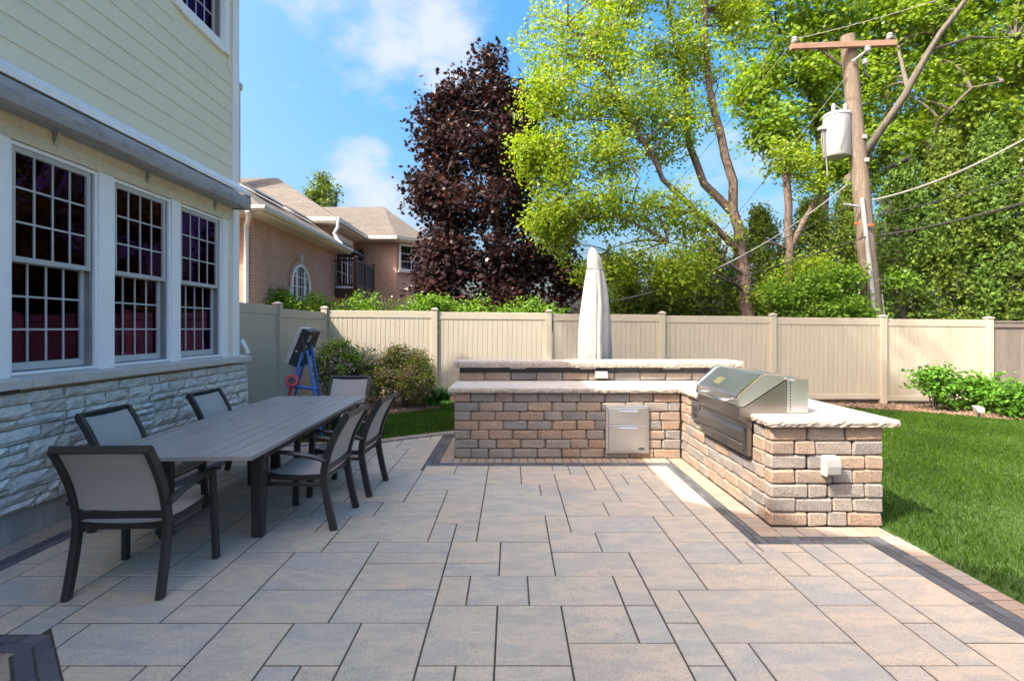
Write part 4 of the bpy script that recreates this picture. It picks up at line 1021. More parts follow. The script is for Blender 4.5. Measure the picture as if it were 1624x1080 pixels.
# stone base
m = MB(); m.box(HX - .012, -3.698, -9, HE + .06, -.1, .215); fo = m.build('foundation', 'concrete', house)
m = MB(); m.box(HX - .0118, -3.682, -9, HE + .10, .216, 1.10); sb = m.build('stone_base', 'mortar', house)
for a, b in ((2.2, 4.0), (4.004, 5.8), (5.804, 7.385)):
    q = MB(); q.prism([(HX - .01, 1.136), (-3.598, 1.136), (-3.598, 1.196), (HX - .01, 1.222)], 'y', a, b); q.build('sill', 'limestone_sill', sb)
MB().cbox(HX, -3.64, 3.72, 3.95, 1.105, 1.1355, .003).build('sill_shim', 'black_plastic', sb)
srnd = random.Random(21)
def stone(y0, y1, z0, z1):
    gp = srnd.uniform(.004, .008); y0 += gp; y1 -= gp; z0 += gp; z1 -= gp
    if y1 - y0 < .03 or z1 - z0 < .02: return
    nu, nv = max(2, min(6, int((y1 - y0) / .07) + 1)), 3 if z1 - z0 > .08 else 2
    x0 = -3.684; dep = srnd.uniform(.016, .046); vs = []; tilt = srnd.uniform(-.01, .01)
    for j in range(nv + 1):
        for i in range(nu + 1):
            ed = i in (0, nu) or j in (0, nv)
            y = y0 + (y1 - y0) * i / nu + (srnd.uniform(-.006, .006)); zz_ = z0 + (z1 - z0) * j / nv + srnd.uniform(-.005, .005)
            vs.append((x0 + dep * (.5 if ed else 1.0) + srnd.uniform(-.009, .009) + tilt * (j / nv - .5), y, zz_))
    W_ = nu + 1; fs = [(j * W_ + i, j * W_ + i + 1, (j + 1) * W_ + i + 1, (j + 1) * W_ + i) for j in range(nv) for i in range(nu)]
    ring = list(range(W_)) + [j * W_ + nu for j in range(1, nv + 1)] + [nv * W_ + i for i in range(nu - 1, -1, -1)] + [j * W_ for j in range(nv - 1, 0, -1)]
    o_ = len(vs); vs += [(x0, vs[r][1], vs[r][2]) for r in ring]; nr = len(ring)
    fs += [(ring[i], o_ + i, o_ + (i + 1) % nr, ring[(i + 1) % nr]) for i in range(nr)]
    MB().add(vs, fs).build('stone', 'veneer', sb)
z = .216
bands = [.15, .13, .085, .16, .12, .075, .11, .09]
sc_ = (1.10 - .216) / sum(bands)
for bi, hgt in enumerate(bands):
    hgt *= sc_; y = 2.3 + srnd.uniform(-.2, 0)
    while y < 7.36:
        L = srnd.uniform(.16, .46) * (1.15 if hgt > .11 else 1); 
        if 7.376 - (y + L) < .14: L = 7.376 - y
        if hgt > .11 and srnd.random() < .38 and L > .2:
            s_ = srnd.uniform(.4, .6) * hgt; stone(y, y + L, z, z + s_)
            c = srnd.uniform(.35, .65) * L; stone(y, y + c, z + s_, z + hgt); stone(y + c, y + L, z + s_, z + hgt)
        else: stone(y, y + L, z, z + hgt)
        y += L
    z += hgt
# return of the stone round the corner
z = .216
for hgt in bands:
    hgt *= sc_
    for a, b in ((-3.95, -3.66),): MB().cbox(a, b, HE + .101, HE + .13, z + .005, z + hgt - .005, .008, .008, srnd).build('stone', 'veneer', sb)
    z += hgt
m = MB(); m.tube(spl([(HX + .0, HE + .10, 1.42), (HX + .03, HE + .115, 1.36), (HX + .05, HE + .15, 1.29), (HX + .055, HE + .17, 1.235)]), .03, 10); m.build('drain_elbow', 'trim_white', house, smooth=True)

# awning
aw = empty('retractable_awning', (HX, 5, 3.2), 'rolled up retractable awning with grey fabric valance above the windows', 'awning')
AY0, AY1 = -1.5, 7.10
m = MB(); m.prism([(HX + .016, 3.42), (HX + .016, 3.525), (-3.66, 3.52), (-3.56, 3.455), (-3.505, 3.385), (-3.497, 3.345), (-3.505, 3.34), (-3.57, 3.41), (-3.66, 3.45)], 'y', AY0, AY1); m.build('hood', 'awning_metal', aw, smooth=False)
m = MB(); n = 80; vs = []; sec = [(-3.535, 3.322), (-3.495, 3.318), (-3.472, 3.27), (-3.47, 3.21), (-3.488, 3.165), (-3.53, 3.15), (-3.56, 3.19), (-3.56, 3.30)]
ar = random.Random(4)
for i in range(n + 1):
    y = AY0 + (AY1 - AY0) * i / n
    for j, (x, z) in enumerate(sec): vs.append((x + (ar.uniform(-.006, .006) if j in (2, 3) else 0), y, z + (.006 * math.sin(y * 3.1) + ar.uniform(-.005, .005) if j in (3, 4, 5) else 0)))
ns_ = len(sec); m.add(vs, [(i * ns_ + j, i * ns_ + (j + 1) % ns_, (i + 1) * ns_ + (j + 1) % ns_, (i + 1) * ns_ + j) for i in range(n) for j in range(ns_)] + [tuple(range(ns_))[::-1], tuple(range(n * ns_, n * ns_ + ns_))])
m.build('valance', 'awning_fabric', aw, smooth=True)
MB().cbox(-3.705, -3.575, AY0 + .1, AY1 - .06, 3.17, 3.20, .005).build('arm', 'galvanised', aw)
MB().tube([(-3.63, AY0 + .05, 3.27), (-3.63, AY1 - .05, 3.27)], .045, 12).build('roller', 'awning_fabric', aw, smooth=True)
for y in (3.2, 4.32, 5.42, 6.66):
    MB().prism([(HX + .019, 3.20), (HX + .019, 3.06), (HX + .03, 3.06), (HX + .075, 3.19), (HX + .075, 3.20)], 'y', y, y + .035).build('bracket', 'galvanised', aw)
MB().box(-3.73, -3.478, AY1 + .0005, AY1 + .012, 3.16, 3.36).build('end_cap', 'awning_fabric', aw)

# ------------------------------------------------------------------ neighbour's brick house
nb = empty('brick_house', (-6.2, 15, 0), 'red brick house with grey shingle hip roofs and a balcony beyond the fence', 'house')
AX, AY, AYE = -5.70, 11.8, 17.2
m = MB(); m.box(-7.8, AX, AY, AYE, 0, 4.08); m.build('wall', 'house_brick', nb, uv=True)
m = MB(); m.box(-20, -6.23, 17.95, 26, 0, 5.1); m.box(-12, -4.62, 21.42, 27, 0, 5.1)
m.prism([(-4.62, 21.43), (-3.5, 22.55), (-3.5, 27), (-4.62, 27)], 'z', 0, 5.09); m.box(-6.6, -5.72, 17.2, 17.945, 0, 2.85); m.build('wall', 'house_brick', nb, uv=True)
def hip(x0, x1, y0, y1, z, pitch, name='roof', yr=None):
    m = MB(); wx, wy = x1 - x0, y1 - y0
    if wx > wy: r = wy / 2; a, b = (x0 + r, (y0 + y1) / 2), (x1 - r, (y0 + y1) / 2)
    else: r = wx / 2; a, b = ((x0 + x1) / 2, y0 + r), ((x0 + x1) / 2, y1 - r)
    zr = z + r * pitch
    vs = [(x0, y0, z), (x1, y0, z), (x1, y1, z), (x0, y1, z), (a[0], a[1], zr), (b[0], b[1], zr)]
    if wx > wy: fs = [(0, 1, 5, 4), (1, 2, 5), (2, 3, 4, 5), (3, 0, 4), (3, 2, 1, 0)]
    else: fs = [(0, 1, 4), (1, 2, 5, 4), (2, 3, 5), (3, 0, 4, 5), (3, 2, 1, 0)]
    return m.add(vs, fs).build(name, 'shingle', nb, uv=True)
rA = hip(-8.1, -5.30, 11.35, 19.5, 4.17, .70)
rM = hip(-22, -5.75, 17.6, 24.6, 5.22, .66)
m = MB(); m.add([(-12, 21.0, 5.2), (-4.55, 21.0, 5.2), (-3.3, 22.25, 5.2), (-3.3, 27, 5.2), (-12, 27, 5.2), (-5.75, 24.0, 7.05), (-11, 24.0, 7.05)], [(0, 1, 5, 6), (1, 2, 5), (2, 3, 5), (3, 4, 6, 5), (4, 0, 6), (4, 3, 2, 1, 0)]); m.build('roof', 'shingle', nb, uv=True)
for (a, b) in (((-8.1, 11.33), (-5.28, 11.33)), ((-5.28, 11.33), (-5.28, 17.6))):      # lower eave: fascia, soffit, gutter
    x0, x1 = min(a[0], b[0]), max(a[0], b[0]); y0, y1 = min(a[1], b[1]), max(a[1], b[1])
    if x1 > x0: MB().prism([(11.27, 4.20), (11.26, 4.13), (11.29, 4.08), (11.345, 4.08), (11.345, 4.20)], 'x', x0, x1 + .06).build('gutter', 'gutter', nb)
    else: MB().prism([(-5.22, 4.20), (-5.21, 4.13), (-5.24, 4.08), (-5.295, 4.08), (-5.295, 4.20)], 'y', y0, y1).build('gutter', 'gutter', nb)
MB().box(-8.1, -5.30, 11.35, 17.59, 4.03, 4.165).build('soffit', 'trim_beige', nb)
MB().box(-20, -5.80, 17.55, 21.2, 5.06, 5.215).build('soffit', 'trim_beige', nb); 
m = MB(); m.prism([(-11.9, 21.05), (-4.57, 21.05), (-3.35, 22.27), (-3.35, 26.9), (-11.9, 26.9)], 'z', 5.05, 5.195); m.build('soffit', 'trim_beige', nb)
MB().box(-9, -5.72, 17.50, 17.6, 5.12, 5.24).build('gutter', 'gutter', nb); MB().box(-5.745, -5.66, 17.5, 21.0, 5.10, 5.24).build('gutter', 'gutter', nb)
MB().box(-5.66, -4.55, 20.91, 20.995, 5.10, 5.23).build('gutter', 'gutter', nb)
m = MB(); m.prism([(-4.545, 20.91), (-4.50, 20.91), (-3.22, 22.2), (-3.29, 22.23), (-4.545, 20.995)], 'z', 5.10, 5.23); m.build('gutter', 'gutter', nb)
m = MB(); m.tube([(-5.60, 11.30, 4.08), (-5.62, 11.40, 3.96), (-5.82, 11.70, 3.84), (-5.84, 11.74, 3.6), (-5.84, 11.74, .1)], .052, 8); m.build('downspout', 'trim_white', nb, smooth=True)
m = MB(); m.tube([(-5.70, 17.52, 5.12), (-5.72, 17.55, 4.9), (-5.85, 17.6, 4.72), (-5.75, 17.6, 4.5), (-5.55, 17.55, 4.30), (-5.50, 17.5, 4.16)], .055, 8); m.build('downspout', 'trim_white', nb, smooth=True)
MB().prism([(-6.74, 5.14), (-6.66, 5.14), (-6.55, 5.045), (-6.85, 5.045)], 'y', 12.8, 17.6).build('ridge_flashing', 'trim_beige', nb)
for y0, y1 in ((13.0, 14.6), (15.3, 16.8)): MB().add([(-6.52, y0, 5.09), (-6.25, y0, 4.90), (-6.25, y1, 4.90), (-6.52, y1, 5.09), (-6.50, y0, 5.13), (-6.23, y0, 4.94), (-6.23, y1, 4.94), (-6.50, y1, 5.13)], [(0, 1, 2, 3), (4, 5, 6, 7), (0, 1, 5, 4), (1, 2, 6, 5), (2, 3, 7, 6), (3, 0, 4, 7)]).build('skylight', 'plate_dark', nb)
ch = MB(); ch.box(-11.3, -10.17, 19.7, 20.0, 5.5, 10.5); chm = ch.build('chimney', 'house_brick', nb, uv=True); MB().cbox(-11.4, -10.10, 19.66, 20.04, 10.5, 10.75, .02).build('chimney_cap', 'concrete', chm)
# arched window on the long wall
yc, hw, zs, zt = 14.35, .62, 1.9, 2.72
arc = [(yc + hw * math.cos(a), zt + hw * .88 * math.sin(a)) for a in np.linspace(0, math.pi, 13)]
outer = [(yc + (hw + .13) * math.cos(a), zt + (hw * .88 + .15) * math.sin(a)) for a in np.linspace(0, math.pi, 13)]
m = MB(); m.prism(arc + [(yc - hw, zs), (yc + hw, zs)], 'x', AX + .002, AX + .01); awn = m.build('arched_window', 'glass_plain', nb)
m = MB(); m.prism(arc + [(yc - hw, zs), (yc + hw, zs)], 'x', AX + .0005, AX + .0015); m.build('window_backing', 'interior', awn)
m = MB(); m.tube([(AX + .03, y, z) for y, z in [(yc + hw, zs)] + arc + [(yc - hw, zs)]], .045, 6)
for t in (-.22, .22): m.box(AX + .011, AX + .04, yc + t * 2 * hw - .035, yc + t * 2 * hw + .035, zs, zt + .42)
m.build('window_frame', 'trim_white', awn)
m = MB()
for t in (-.36, -.08, .08, .36): m.box(AX + .012, AX + .024, yc + t * 2 * hw - .008, yc + t * 2 * hw + .008, zs, zt + (.3 if abs(t) > .3 else .5))
for z in (2.15, 2.42, 2.7, 2.95): m.box(AX + .0125, AX + .0245, yc - hw, yc + hw, z - .008, z + .008)
m.build('muntin_grid', 'trim_white', awn)
m = MB(); m.add([(AX + .0, y, z) for y, z in arc] + [(AX + .0, y, z) for y, z in outer] + [(AX + .05, y, z) for y, z in arc] + [(AX + .05, y, z) for y, z in outer], [q for i in range(12) for q in ((26 + i, 27 + i, 40 + i, 39 + i), (13 + i, 14 + i, 40 + i, 39 + i), (i, i + 1, 27 + i, 26 + i))]); m.build('brick_arch', 'house_brick', awn, uv=True)
MB().prism([(yc - .06, zt + hw * .88 + .02), (yc + .06, zt + hw * .88 + .02), (yc + .09, zt + hw * .88 + .30), (yc - .09, zt + hw * .88 + .30)], 'x', AX, AX + .07).build('keystone', 'limestone_sill', awn)
# balcony
BXf, BY0, BY1, BZ = -5.0, 17.25, 19.5, 2.88
m = MB(); m.box(-6.22, BXf, BY0, BY1, BZ - .28, BZ); bal = m.build('balcony', 'dark_stain', nb)
for x, y in ((-5.82, BY0 + .05), (BXf - .05, BY0 + .05), (BXf - .05, 18.35), (BXf - .05, BY1 - .05)): MB().cbox(x - .055, x + .055, y - .055, y + .055, BZ + .001, BZ + 1.05, .01).build('post', 'dark_stain', bal)
MB().box(-5.76, BXf - .11, BY0 + .02, BY0 + .08, BZ + .88, BZ + .94).build('rail', 'dark_stain', bal); MB().box(-5.76, BXf - .11, BY0 + .02, BY0 + .08, BZ + .08, BZ + .14).build('rail', 'dark_stain', bal)
MB().box(BXf - .08, BXf - .02, BY0 + .11, BY1 - .11, BZ + .88, BZ + .94).build('rail', 'dark_stain', bal); MB().box(BXf - .08, BXf - .02, BY0 + .11, BY1 - .11, BZ + .08, BZ + .14).build('rail', 'dark_stain', bal)
for k in range(6): x = -5.69 + k * .108; MB().box(x - .012, x + .012, BY0 + .038, BY0 + .062, BZ + .141, BZ + .879).build('baluster', 'dark_stain', bal)
for y0, y1 in ((BY0 + .12, 18.28), (18.42, BY1 - .12)): MB().box(BXf - .06, BXf - .04, y0, y1, BZ + .141, BZ + .879).build('screen_panel', 'screen_dark', bal)
# balcony door and bay window
m = MB(); m.box(-6.229, -6.17, 18.7, 20.75, BZ, 4.95); dd_ = m.build('balcony_door', 'trim_white', nb)
for a, b in ((18.85, 19.35), (19.5, 20.0), (20.15, 20.6)):
    MB().box(-6.169, -6.165, a, b, BZ + .3, 4.75).build('pane', 'glass_plain', dd_)
    mm = MB(); mm.box(-6.1645, -6.15, (a + b) / 2 - .012, (a + b) / 2 + .012, BZ + .3, 4.75)
    for z in (3.6, 4.0, 4.4): mm.box(-6.1645, -6.151, a, b, z - .012, z + .012)
    mm.build('muntin_grid', 'trim_white', dd_)
m = MB(); m.tube([(-6.0, 21.36, 4.35), (-6.0, 21.3, 4.55), (-6.0, 21.38, 4.75)], .03, 6); m.lathe([(.02, 4.2), (.12, 4.3), (.13, 4.6), (.03, 4.72)], 10, (-6.0, 21.22)); m.build('wall_lantern', 'black_plastic', nb)
wb = T((-4.62, 21.43, 0)) @ Matrix.Rotation(R(45), 4, 'Z')
m = MB(); m.box(.12, 1.22, -.05, .0, 3.93, 5.02); bw = m.build('window', 'trim_white', nb, basis=wb)
for i in range(2):
    x0 = .19 + i * .5; me = MB().box(0, .145, -.056, -.051, 0, .285).mesh('pane', 'glass_plain')
    for a in range(3):
        for b in range(3): piece('pane', me, bw, wb @ T((x0 + a * .155, 0, 4.0 + b * .315)))
MB().box(.05, 1.3, -.09, .0, 3.84, 3.929).build('sill', 'limestone_sill', bw, basis=wb)

# a far white house glimpsed under the trees, right
wh_ = empty('white_house', (21, 26, 0), 'white lap sided house glimpsed through the trees above the wooden fence', 'house')
m = MB(); m.box(18.5, 26, 24, 30, -.3, 4.6); m.build('wall', 'lap_white', wh_, uv=True)
m = MB(); m.add([(18.1, 23.6, 4.6), (26.4, 23.6, 4.6), (26.4, 30.4, 4.6), (18.1, 30.4, 4.6), (18.1, 27, 7), (26.4, 27, 7)], [(0, 1, 5, 4), (2, 3, 4, 5), (0, 4, 3), (1, 2, 5), (3, 2, 1, 0)]); m.build('roof', 'shingle', wh_, uv=True)
MB().box(21, 22, 23.95, 23.999, 1.2, 2.6).build('window', 'plate_dark', wh_)

# ------------------------------------------------------------------ utility pole and wires
PD = 12.75
pb, pt = at(1384, 505, PD), at(1344, 58, PD); kdir = (pt - pb) / (pt.z - pb.z)
def pol(z): return pb + kdir * (z - pb.z)
pole = empty('utility_pole', (pol(-.1).x, PD, -.1), 'leaning wooden utility pole with crossarm behind the tan fence', 'pole')
m = MB(); m.tube([pol(-.3), pol(3), pol(6), pol(pt.z)], [.215, .20, .18, .16], 16); m.build('shaft', 'pole_wood', pole, smooth=True)
ca, cb = at(1254, 75, PD - .22), at(1420, 69, PD - .22)
MB().sweep([ca, cb], (0, 0, 1), .13, .10).build('crossarm', 'arm_wood', pole)
MB().tube([at(1297, 76, PD - .2), at(1336, 105, PD - .2)], .03, 6).build('brace', 'bark', pole)
MB().tube([at(1352, 98, PD - .2), at(1376, 80, PD - .3)], .022, 6).build('brace', 'galvanised', pole)
def insul(p, name='insulator', s=1.0):
    m = MB(); m.lathe([(.015, -.09 * s), (.03, -.06 * s), (.07 * s, -.04 * s), (.085 * s, 0), (.06 * s, .03 * s), (.08 * s, .05 * s), (.05 * s, .09 * s), (.01, .10 * s)], 14); m.build(name, 'galvanised', pole, smooth=True, basis=T(p))
for px, py in ((1260, 66), (1411, 60)): insul(at(px, py, PD - .22))
insul(at(1376, 80, PD - .3)); insul(at(1372, 100, PD - .3), s=.9)
m = MB(); m.tube([at(1369, 100, PD - .3), at(1372, 118, PD - .3), at(1380, 125, PD - .3)], .025, 6); m.build('cutout', 'black_plastic', pole)
cd0 = pol(3.4) + Vector((.05, -.20, 0)); m = MB(); m.tube([pol(.2) + Vector((-.08, -.215, 0)), pol(3.0) + Vector((-.10, -.205, 0)), pol(4.65) + Vector((-.13, -.19, 0))], .055, 10); m.build('conduit', 'galvanised', pole, smooth=True)
m = MB(); m.tube([pol(.3) + Vector((-.19, -.17, 0)), pol(1.6) + Vector((-.17, -.19, 0)), pol(2.2) + Vector((-.21, -.14, 0)), pol(2.9) + Vector((-.17, -.17, 0))], .013, 6); m.build('ground_wire', 'cable_black', pole)
MB().tube([pol(.2) + Vector((.26, -.05, 0)), pol(2.4) + Vector((.24, -.05, 0))], .02, 6).build('guy_pipe', 'galvanised', pole)
for z in (6.1, 5.55): MB().cbox(pol(z).x + .02, pol(z).x + .12, PD - .21, PD - .165, z - .05, z + .05, .006).build('bolt_plate', 'galvanised', pole)
MB().tube([at(1338, 324, PD - .2), at(1362, 328, PD - .2)], .03, 8).build('spool_bracket', 'galvanised', pole)
for px, py in ((1360, 355), (1381, 358)): MB().cbox(at(px, py, PD - .24).x - .07, at(px, py, PD - .24).x + .05, PD - .27, PD - .22, at(px, py, PD - .24).z - .02, at(px, py, PD - .24).z + .03, .008).build('cable_marker', 'cable_sheath_orange', pole)
tc_ = at(1327, 216, PD + .12)
trf = empty('transformer', (tc_.x, tc_.y, tc_.z - .5), 'pale grey cylindrical transformer hung on the utility pole', 'transformer')
m = MB(); m.lathe([(.01, -.52), (.28, -.52), (.30, -.49), (.30, .44), (.315, .45), (.315, .48), (.29, .52), (.12, .56), (.01, .565)], 32); m.build('tank', 'transformer_grey', trf, smooth=True, basis=T(tc_))
for dx, dy in ((-.14, -.1), (.13, -.12)):
    m = MB(); m.lathe([(.03, .5), (.05, .56), (.035, .6), (.055, .62), (.035, .66), (.05, .68), (.02, .74)], 12); m.build('bushing', 'transformer_grey', trf, smooth=True, basis=T(tc_ + Vector((dx, dy, 0))))
for z in (-.28, .3): MB().cbox(tc_.x + .18, pol(tc_.z).x - .02, PD - .06, PD + .1, tc_.z + z - .05, tc_.z + z + .05, .01).build('mount', 'galvanised', trf)
m = MB(); m.tube([tc_ + Vector((-.33, -.05, .15)), tc_ + Vector((-.36, -.08, -.2)), tc_ + Vector((-.30, -.08, -.55)), tc_ + Vector((-.27, -.08, -1.0))], .014, 6); m.tube([tc_ + Vector((-.38, -.05, .15)), tc_ + Vector((-.42, -.08, -.2)), tc_ + Vector((-.34, -.08, -.55))], .012, 6); m.tube(spl([tc_ + Vector((-.15, -.12, .72)), tc_ + Vector((-.02, -.34, .4)), tc_ + Vector((-.03, -.34, .0)), tc_ + Vector((-.1, -.31, -.4))]), .008, 5); m.build('lead_wire', 'cable_grey', trf)
MB().cbox(tc_.x - .46, tc_.x - .30, tc_.y - .1, tc_.y + .02, tc_.z + .12, tc_.z + .2, .01).build('arrester', 'galvanised', trf)
def wire(name, label, a, b, r, mat, sag=.25):
    a, b = Vector(a), Vector(b); P = []
    for i in range(25):
        t = i / 24; p = a.lerp(b, t); p.z -= sag * 4 * t * (1 - t); P.append(p)
    return tag(MB().tube(P, r, 6).build(name, mat, None, smooth=True), label, 'cable', 'overhead cables')
wire('overhead_cable', 'thick pale twisted service cable sloping up from the pole over the cedars', pol(4.6) + Vector((.1, -.2, 0)), at(1700, 176, 9.5), .022, 'cable_grey', .22)
wire('overhead_cable', 'thin black cable running from the pole bracket over the cedars', pol(4.25) + Vector((.16, -.2, 0)), at(1700, 248, 10), .013, 'cable_black', .12)
wire('overhead_cable', 'thick black bundled cable running from the orange tags past the cedars', pol(3.75) + Vector((.1, -.24, 0)), at(1720, 292, 10), .022, 'cable_black', .10)
wire('overhead_cable', 'black cable descending behind the birch trunk from the orange tags', pol(3.75) + Vector((-.1, -.24, 0)), at(1000, 480, 13.4), .014, 'cable_black', .12)
wire('overhead_cable', 'pale service wire sagging from the pole toward the covered umbrella', at(1345, 292, PD - .3), at(940, 481, 12.9), .016, 'cable_grey', .55)
wire('overhead_cable', 'thin dark wire from the pole bracket through the birch branches', at(1345, 326, PD - .25), at(1010, 470, 13.5), .010, 'cable_black', .18)
wire('overhead_cable', 'thin upper line crossing from the left crossarm insulator into the maple', at(1262, 62, PD - .22), at(1660, -60, 9.5), .008, 'cable_grey', .1)
wire('overhead_cable', 'thin upper line dropping from the left crossarm insulator through the birch', at(1260, 64, PD - .22), at(1020, 350, 17), .008, 'cable_grey', .1)
wire('overhead_cable', 'thin upper line dropping from the pole past the transformer', at(1376, 78, PD - .3), at(1100, 420, 17), .008, 'cable_grey', .1)
m = MB()
for k in range(3): m.tube(spl([pol(4.55 - k * .03) + Vector((.15, -.2, 0)), pol(4.6) + Vector((.4 + k * .06, -.25, -.02)), pol(4.35) + Vector((.45 - k * .05, -.25, 0)), pol(4.2) + Vector((.18, -.2, 0))]), .009, 5)
m.build('cable_loop', 'cable_black', pole, smooth=True)
for px, py in ((1416, 263), (1437, 254)): MB().tube([at(px - 5, py + 3, 12.2), at(px + 5, py - 3, 12.0)], .05, 8).build('splice', 'cable_black', pole)

# ------------------------------------------------------------------ trees
def B(px, py, d, rx, rz, ry=None, wgt=1.0):
    k = d / F; return (at(px, py, d), (rx * k, ry if ry else (rx + rz) / 2 * k, rz * k), wgt * (rx * rz) ** .75)
def base(px, d): p = at(px, 500, d); return (p.x, d, g(p.x, min(d, 11.5)))
# yellow-green river birch
d = 13.6; b0 = base(1193, d)
bir = [([b0, at(1180, 425, d), at(1166, 335, d), at(1160, 290, d), at(1142, 212, d), at(1124, 140, d), at(1116, 60, d), at(1122, -90, d)], .20, .03),
       ([at(1168, 345, d), at(1118, 292, d + .3), at(1092, 230, d + .4), at(1086, 130, d + .5), at(1060, 20, d + .6), at(1040, -120, d + .6)], .11, .02),
       ([at(1176, 400, d), at(1110, 340, d - .2), at(1052, 285, d - .3), at(1010, 205, d - .4), at(965, 120, d - .5), at(900, 40, d - .6)], .09, .018),
       ([at(1120, 345, d - .2), at(1060, 330, d - .6), at(985, 320, d - .9), at(905, 300, d - 1.2)], .05, .012),
       ([at(1186, 440, d), at(1130, 400, d - .5), at(1060, 385, d - .9)], .05, .012)]
blb = [B(905, 55, d - .4, 85, 70, 1.1), B(1000, 30, d, 105, 85, 1.3), B(1090, 90, d + .2, 80, 85, 1.2), B(960, 150, d - .3, 105, 65, 1.3), B(875, 150, d - .7, 55, 50, .9), B(1050, 200, d, 90, 60, 1.1), B(930, 240, d - .7, 85, 50, 1.0), B(865, 270, d - 1.0, 50, 45, .8), B(960, 320, d - .8, 80, 45, 1.0), B(1050, 330, d - .3, 75, 45, 1.0), B(1060, 405, d - .8, 65, 38, .8), B(1130, 375, d - .3, 45, 35, .8), B(900, 380, d - 1.0, 42, 30, .6), B(985, 415, d - .7, 55, 30, .7), B(860, 350, d - 1.2, 35, 25, .5), B(1000, -60, d, 130, 60, 1.4), B(1150, 10, d + .3, 50, 70, .8), B(840, 235, d - 1, 30, 30, .5), B(905, 335, d - 1.1, 55, 35, .7), B(1075, 440, d - .9, 45, 22, .6), B(940, 430, d - 1.0, 30, 22, .5)]
tree('birch_tree', 'multi-stemmed yellow-green birch with peeling bark leaning over the covered umbrella', 'tree', b0, bir, blb, 1150, 44, .17, .098, 'diamond', 'leaf_birch', 'bark_birch', limbs=70, shell=.45, limb_r=.032, twig=.009, droop=.5)
# broken second trunk with creeper leaves
d = 13.9; b1 = base(1252, d)
tree('creeper_trunk', 'broken tree trunk with a forked stub and sprouting yellow-green leaves left of the pole', 'tree', b1,
     [([b1, at(1252, 420, d), at(1250, 330, d), at(1247, 265, d)], .12, .09), ([at(1253, 395, d), at(1276, 350, d), at(1298, 312, d)], .085, .06), ([at(1250, 395, d), at(1225, 384, d - .1), at(1208, 386, d - .2)], .025, .012)],
     [B(1265, 250, d - .3, 28, 22, .4), B(1290, 290, d - .2, 25, 22, .4), B(1245, 240, d - .2, 18, 14, .3), B(1275, 420, d - .4, 40, 28, .4), B(1250, 460, d - .5, 60, 30, .5)], 130, 34, .17, .085, 'oval', 'leaf_birch', 'bark_birch', limbs=14, limb_r=.016, twig=.007)
# creeper and shrub at the foot of the pole
d = 12.5
tree('climbing_shrub', 'bright green shrub spilling over the fence beside the utility pole', 'shrub', base(1290, d),
     [([base(1290, d), at(1285, 480, d), at(1270, 440, d)], .04, .015), ([base(1320, d), at(1320, 490, d), at(1330, 450, d)], .035, .012)],
     [B(1240, 470, d, 45, 28, .4), B(1290, 460, d, 40, 25, .4), B(1330, 440, d, 45, 16, .35), B(1330, 490, d - .3, 55, 18, .35), B(1385, 500, d - .55, 32, 9, .15, .8), B(1270, 495, d, 60, 15, .4), B(1425, 445, d + .4, 22, 10, .2)], 190, 42, .13, .085, 'oval', 'leaf_hedge', 'bark', limbs=26, limb_r=.012, twig=.006)
# purple maple
d = 17.0; b2 = base(792, d)
tree('purple_maple', 'dark purple-leaved maple standing behind the hedge beside the brick house', 'tree', b2,
     [([b2, at(790, 420, d), at(785, 300, d), at(782, 190, d), at(778, 110, d)], .18, .03), ([at(790, 420, d), at(740, 330, d - .3), at(710, 240, d - .4)], .08, .02), ([at(789, 400, d), at(840, 310, d + .2), at(850, 220, d + .2)], .08, .02)],
     [B(776, 105, d, 22, 30, .5, .9), B(745, 165, d, 50, 40, 1.0), B(815, 175, d, 48, 45, 1.0), B(695, 205, d - .2, 42, 45, .9), B(775, 240, d, 85, 60, 1.8), B(845, 260, d, 45, 60, 1.2), B(690, 300, d - .3, 45, 45, 1.0), B(760, 330, d - .2, 90, 55, 1.9), B(708, 390, d - .5, 40, 35, 1.0), B(770, 415, d - .3, 95, 45, 1.9), B(860, 390, d, 50, 60, 1.2), B(692, 448, d - .7, 42, 26, .9), B(770, 465, d - .4, 110, 35, 1.7), B(880, 450, d - .2, 45, 40, 1.0)], 950, 34, .23, .145, 'maple', 'leaf_purple', 'bark', limbs=60, limb_r=.035, shell=.42, gap=.2, flat=.9)
# green maples, right
d = 19.0; b3 = base(1308, d)
tree('maple_tree', 'tall green maple whose grey trunk rises behind the transformer', 'tree', b3,
     [([b3, at(1306, 380, d), at(1302, 250, d), at(1295, 150, d), at(1280, 60, d), at(1285, -80, d)], .26, .06), ([at(1300, 230, d), at(1270, 90, d), at(1220, 30, d), at(1180, 12, d)], .09, .025), ([at(1296, 160, d), at(1320, 80, d), at(1345, 0, d), at(1370, -60, d)], .10, .03), ([at(1303, 270, d), at(1250, 190, d - .4), at(1205, 150, d - .6)], .08, .02)],
     [B(1215, 60, d, 65, 65, 1.5), B(1190, 150, d - .4, 38, 45, 1.0), B(1290, 40, d, 75, 80, 1.9), B(1260, 140, d - .4, 70, 55, 1.4), B(1345, 90, d + .5, 70, 80, 1.8), B(1220, 205, d - .6, 40, 40, 1.0), B(1250, 255, d - .5, 40, 30, .9), B(1325, 190, d, 55, 50, 1.3), B(1200, -40, d, 90, 60, 1.8), B(1330, -60, d, 100, 60, 2), B(1330, 265, d - .3, 38, 28, .9)], 620, 40, .26, .14, 'maple', 'leaf_maple', 'bark', limbs=50, limb_r=.05, shell=.45)
d = 17.6; b4 = base(1352, d)
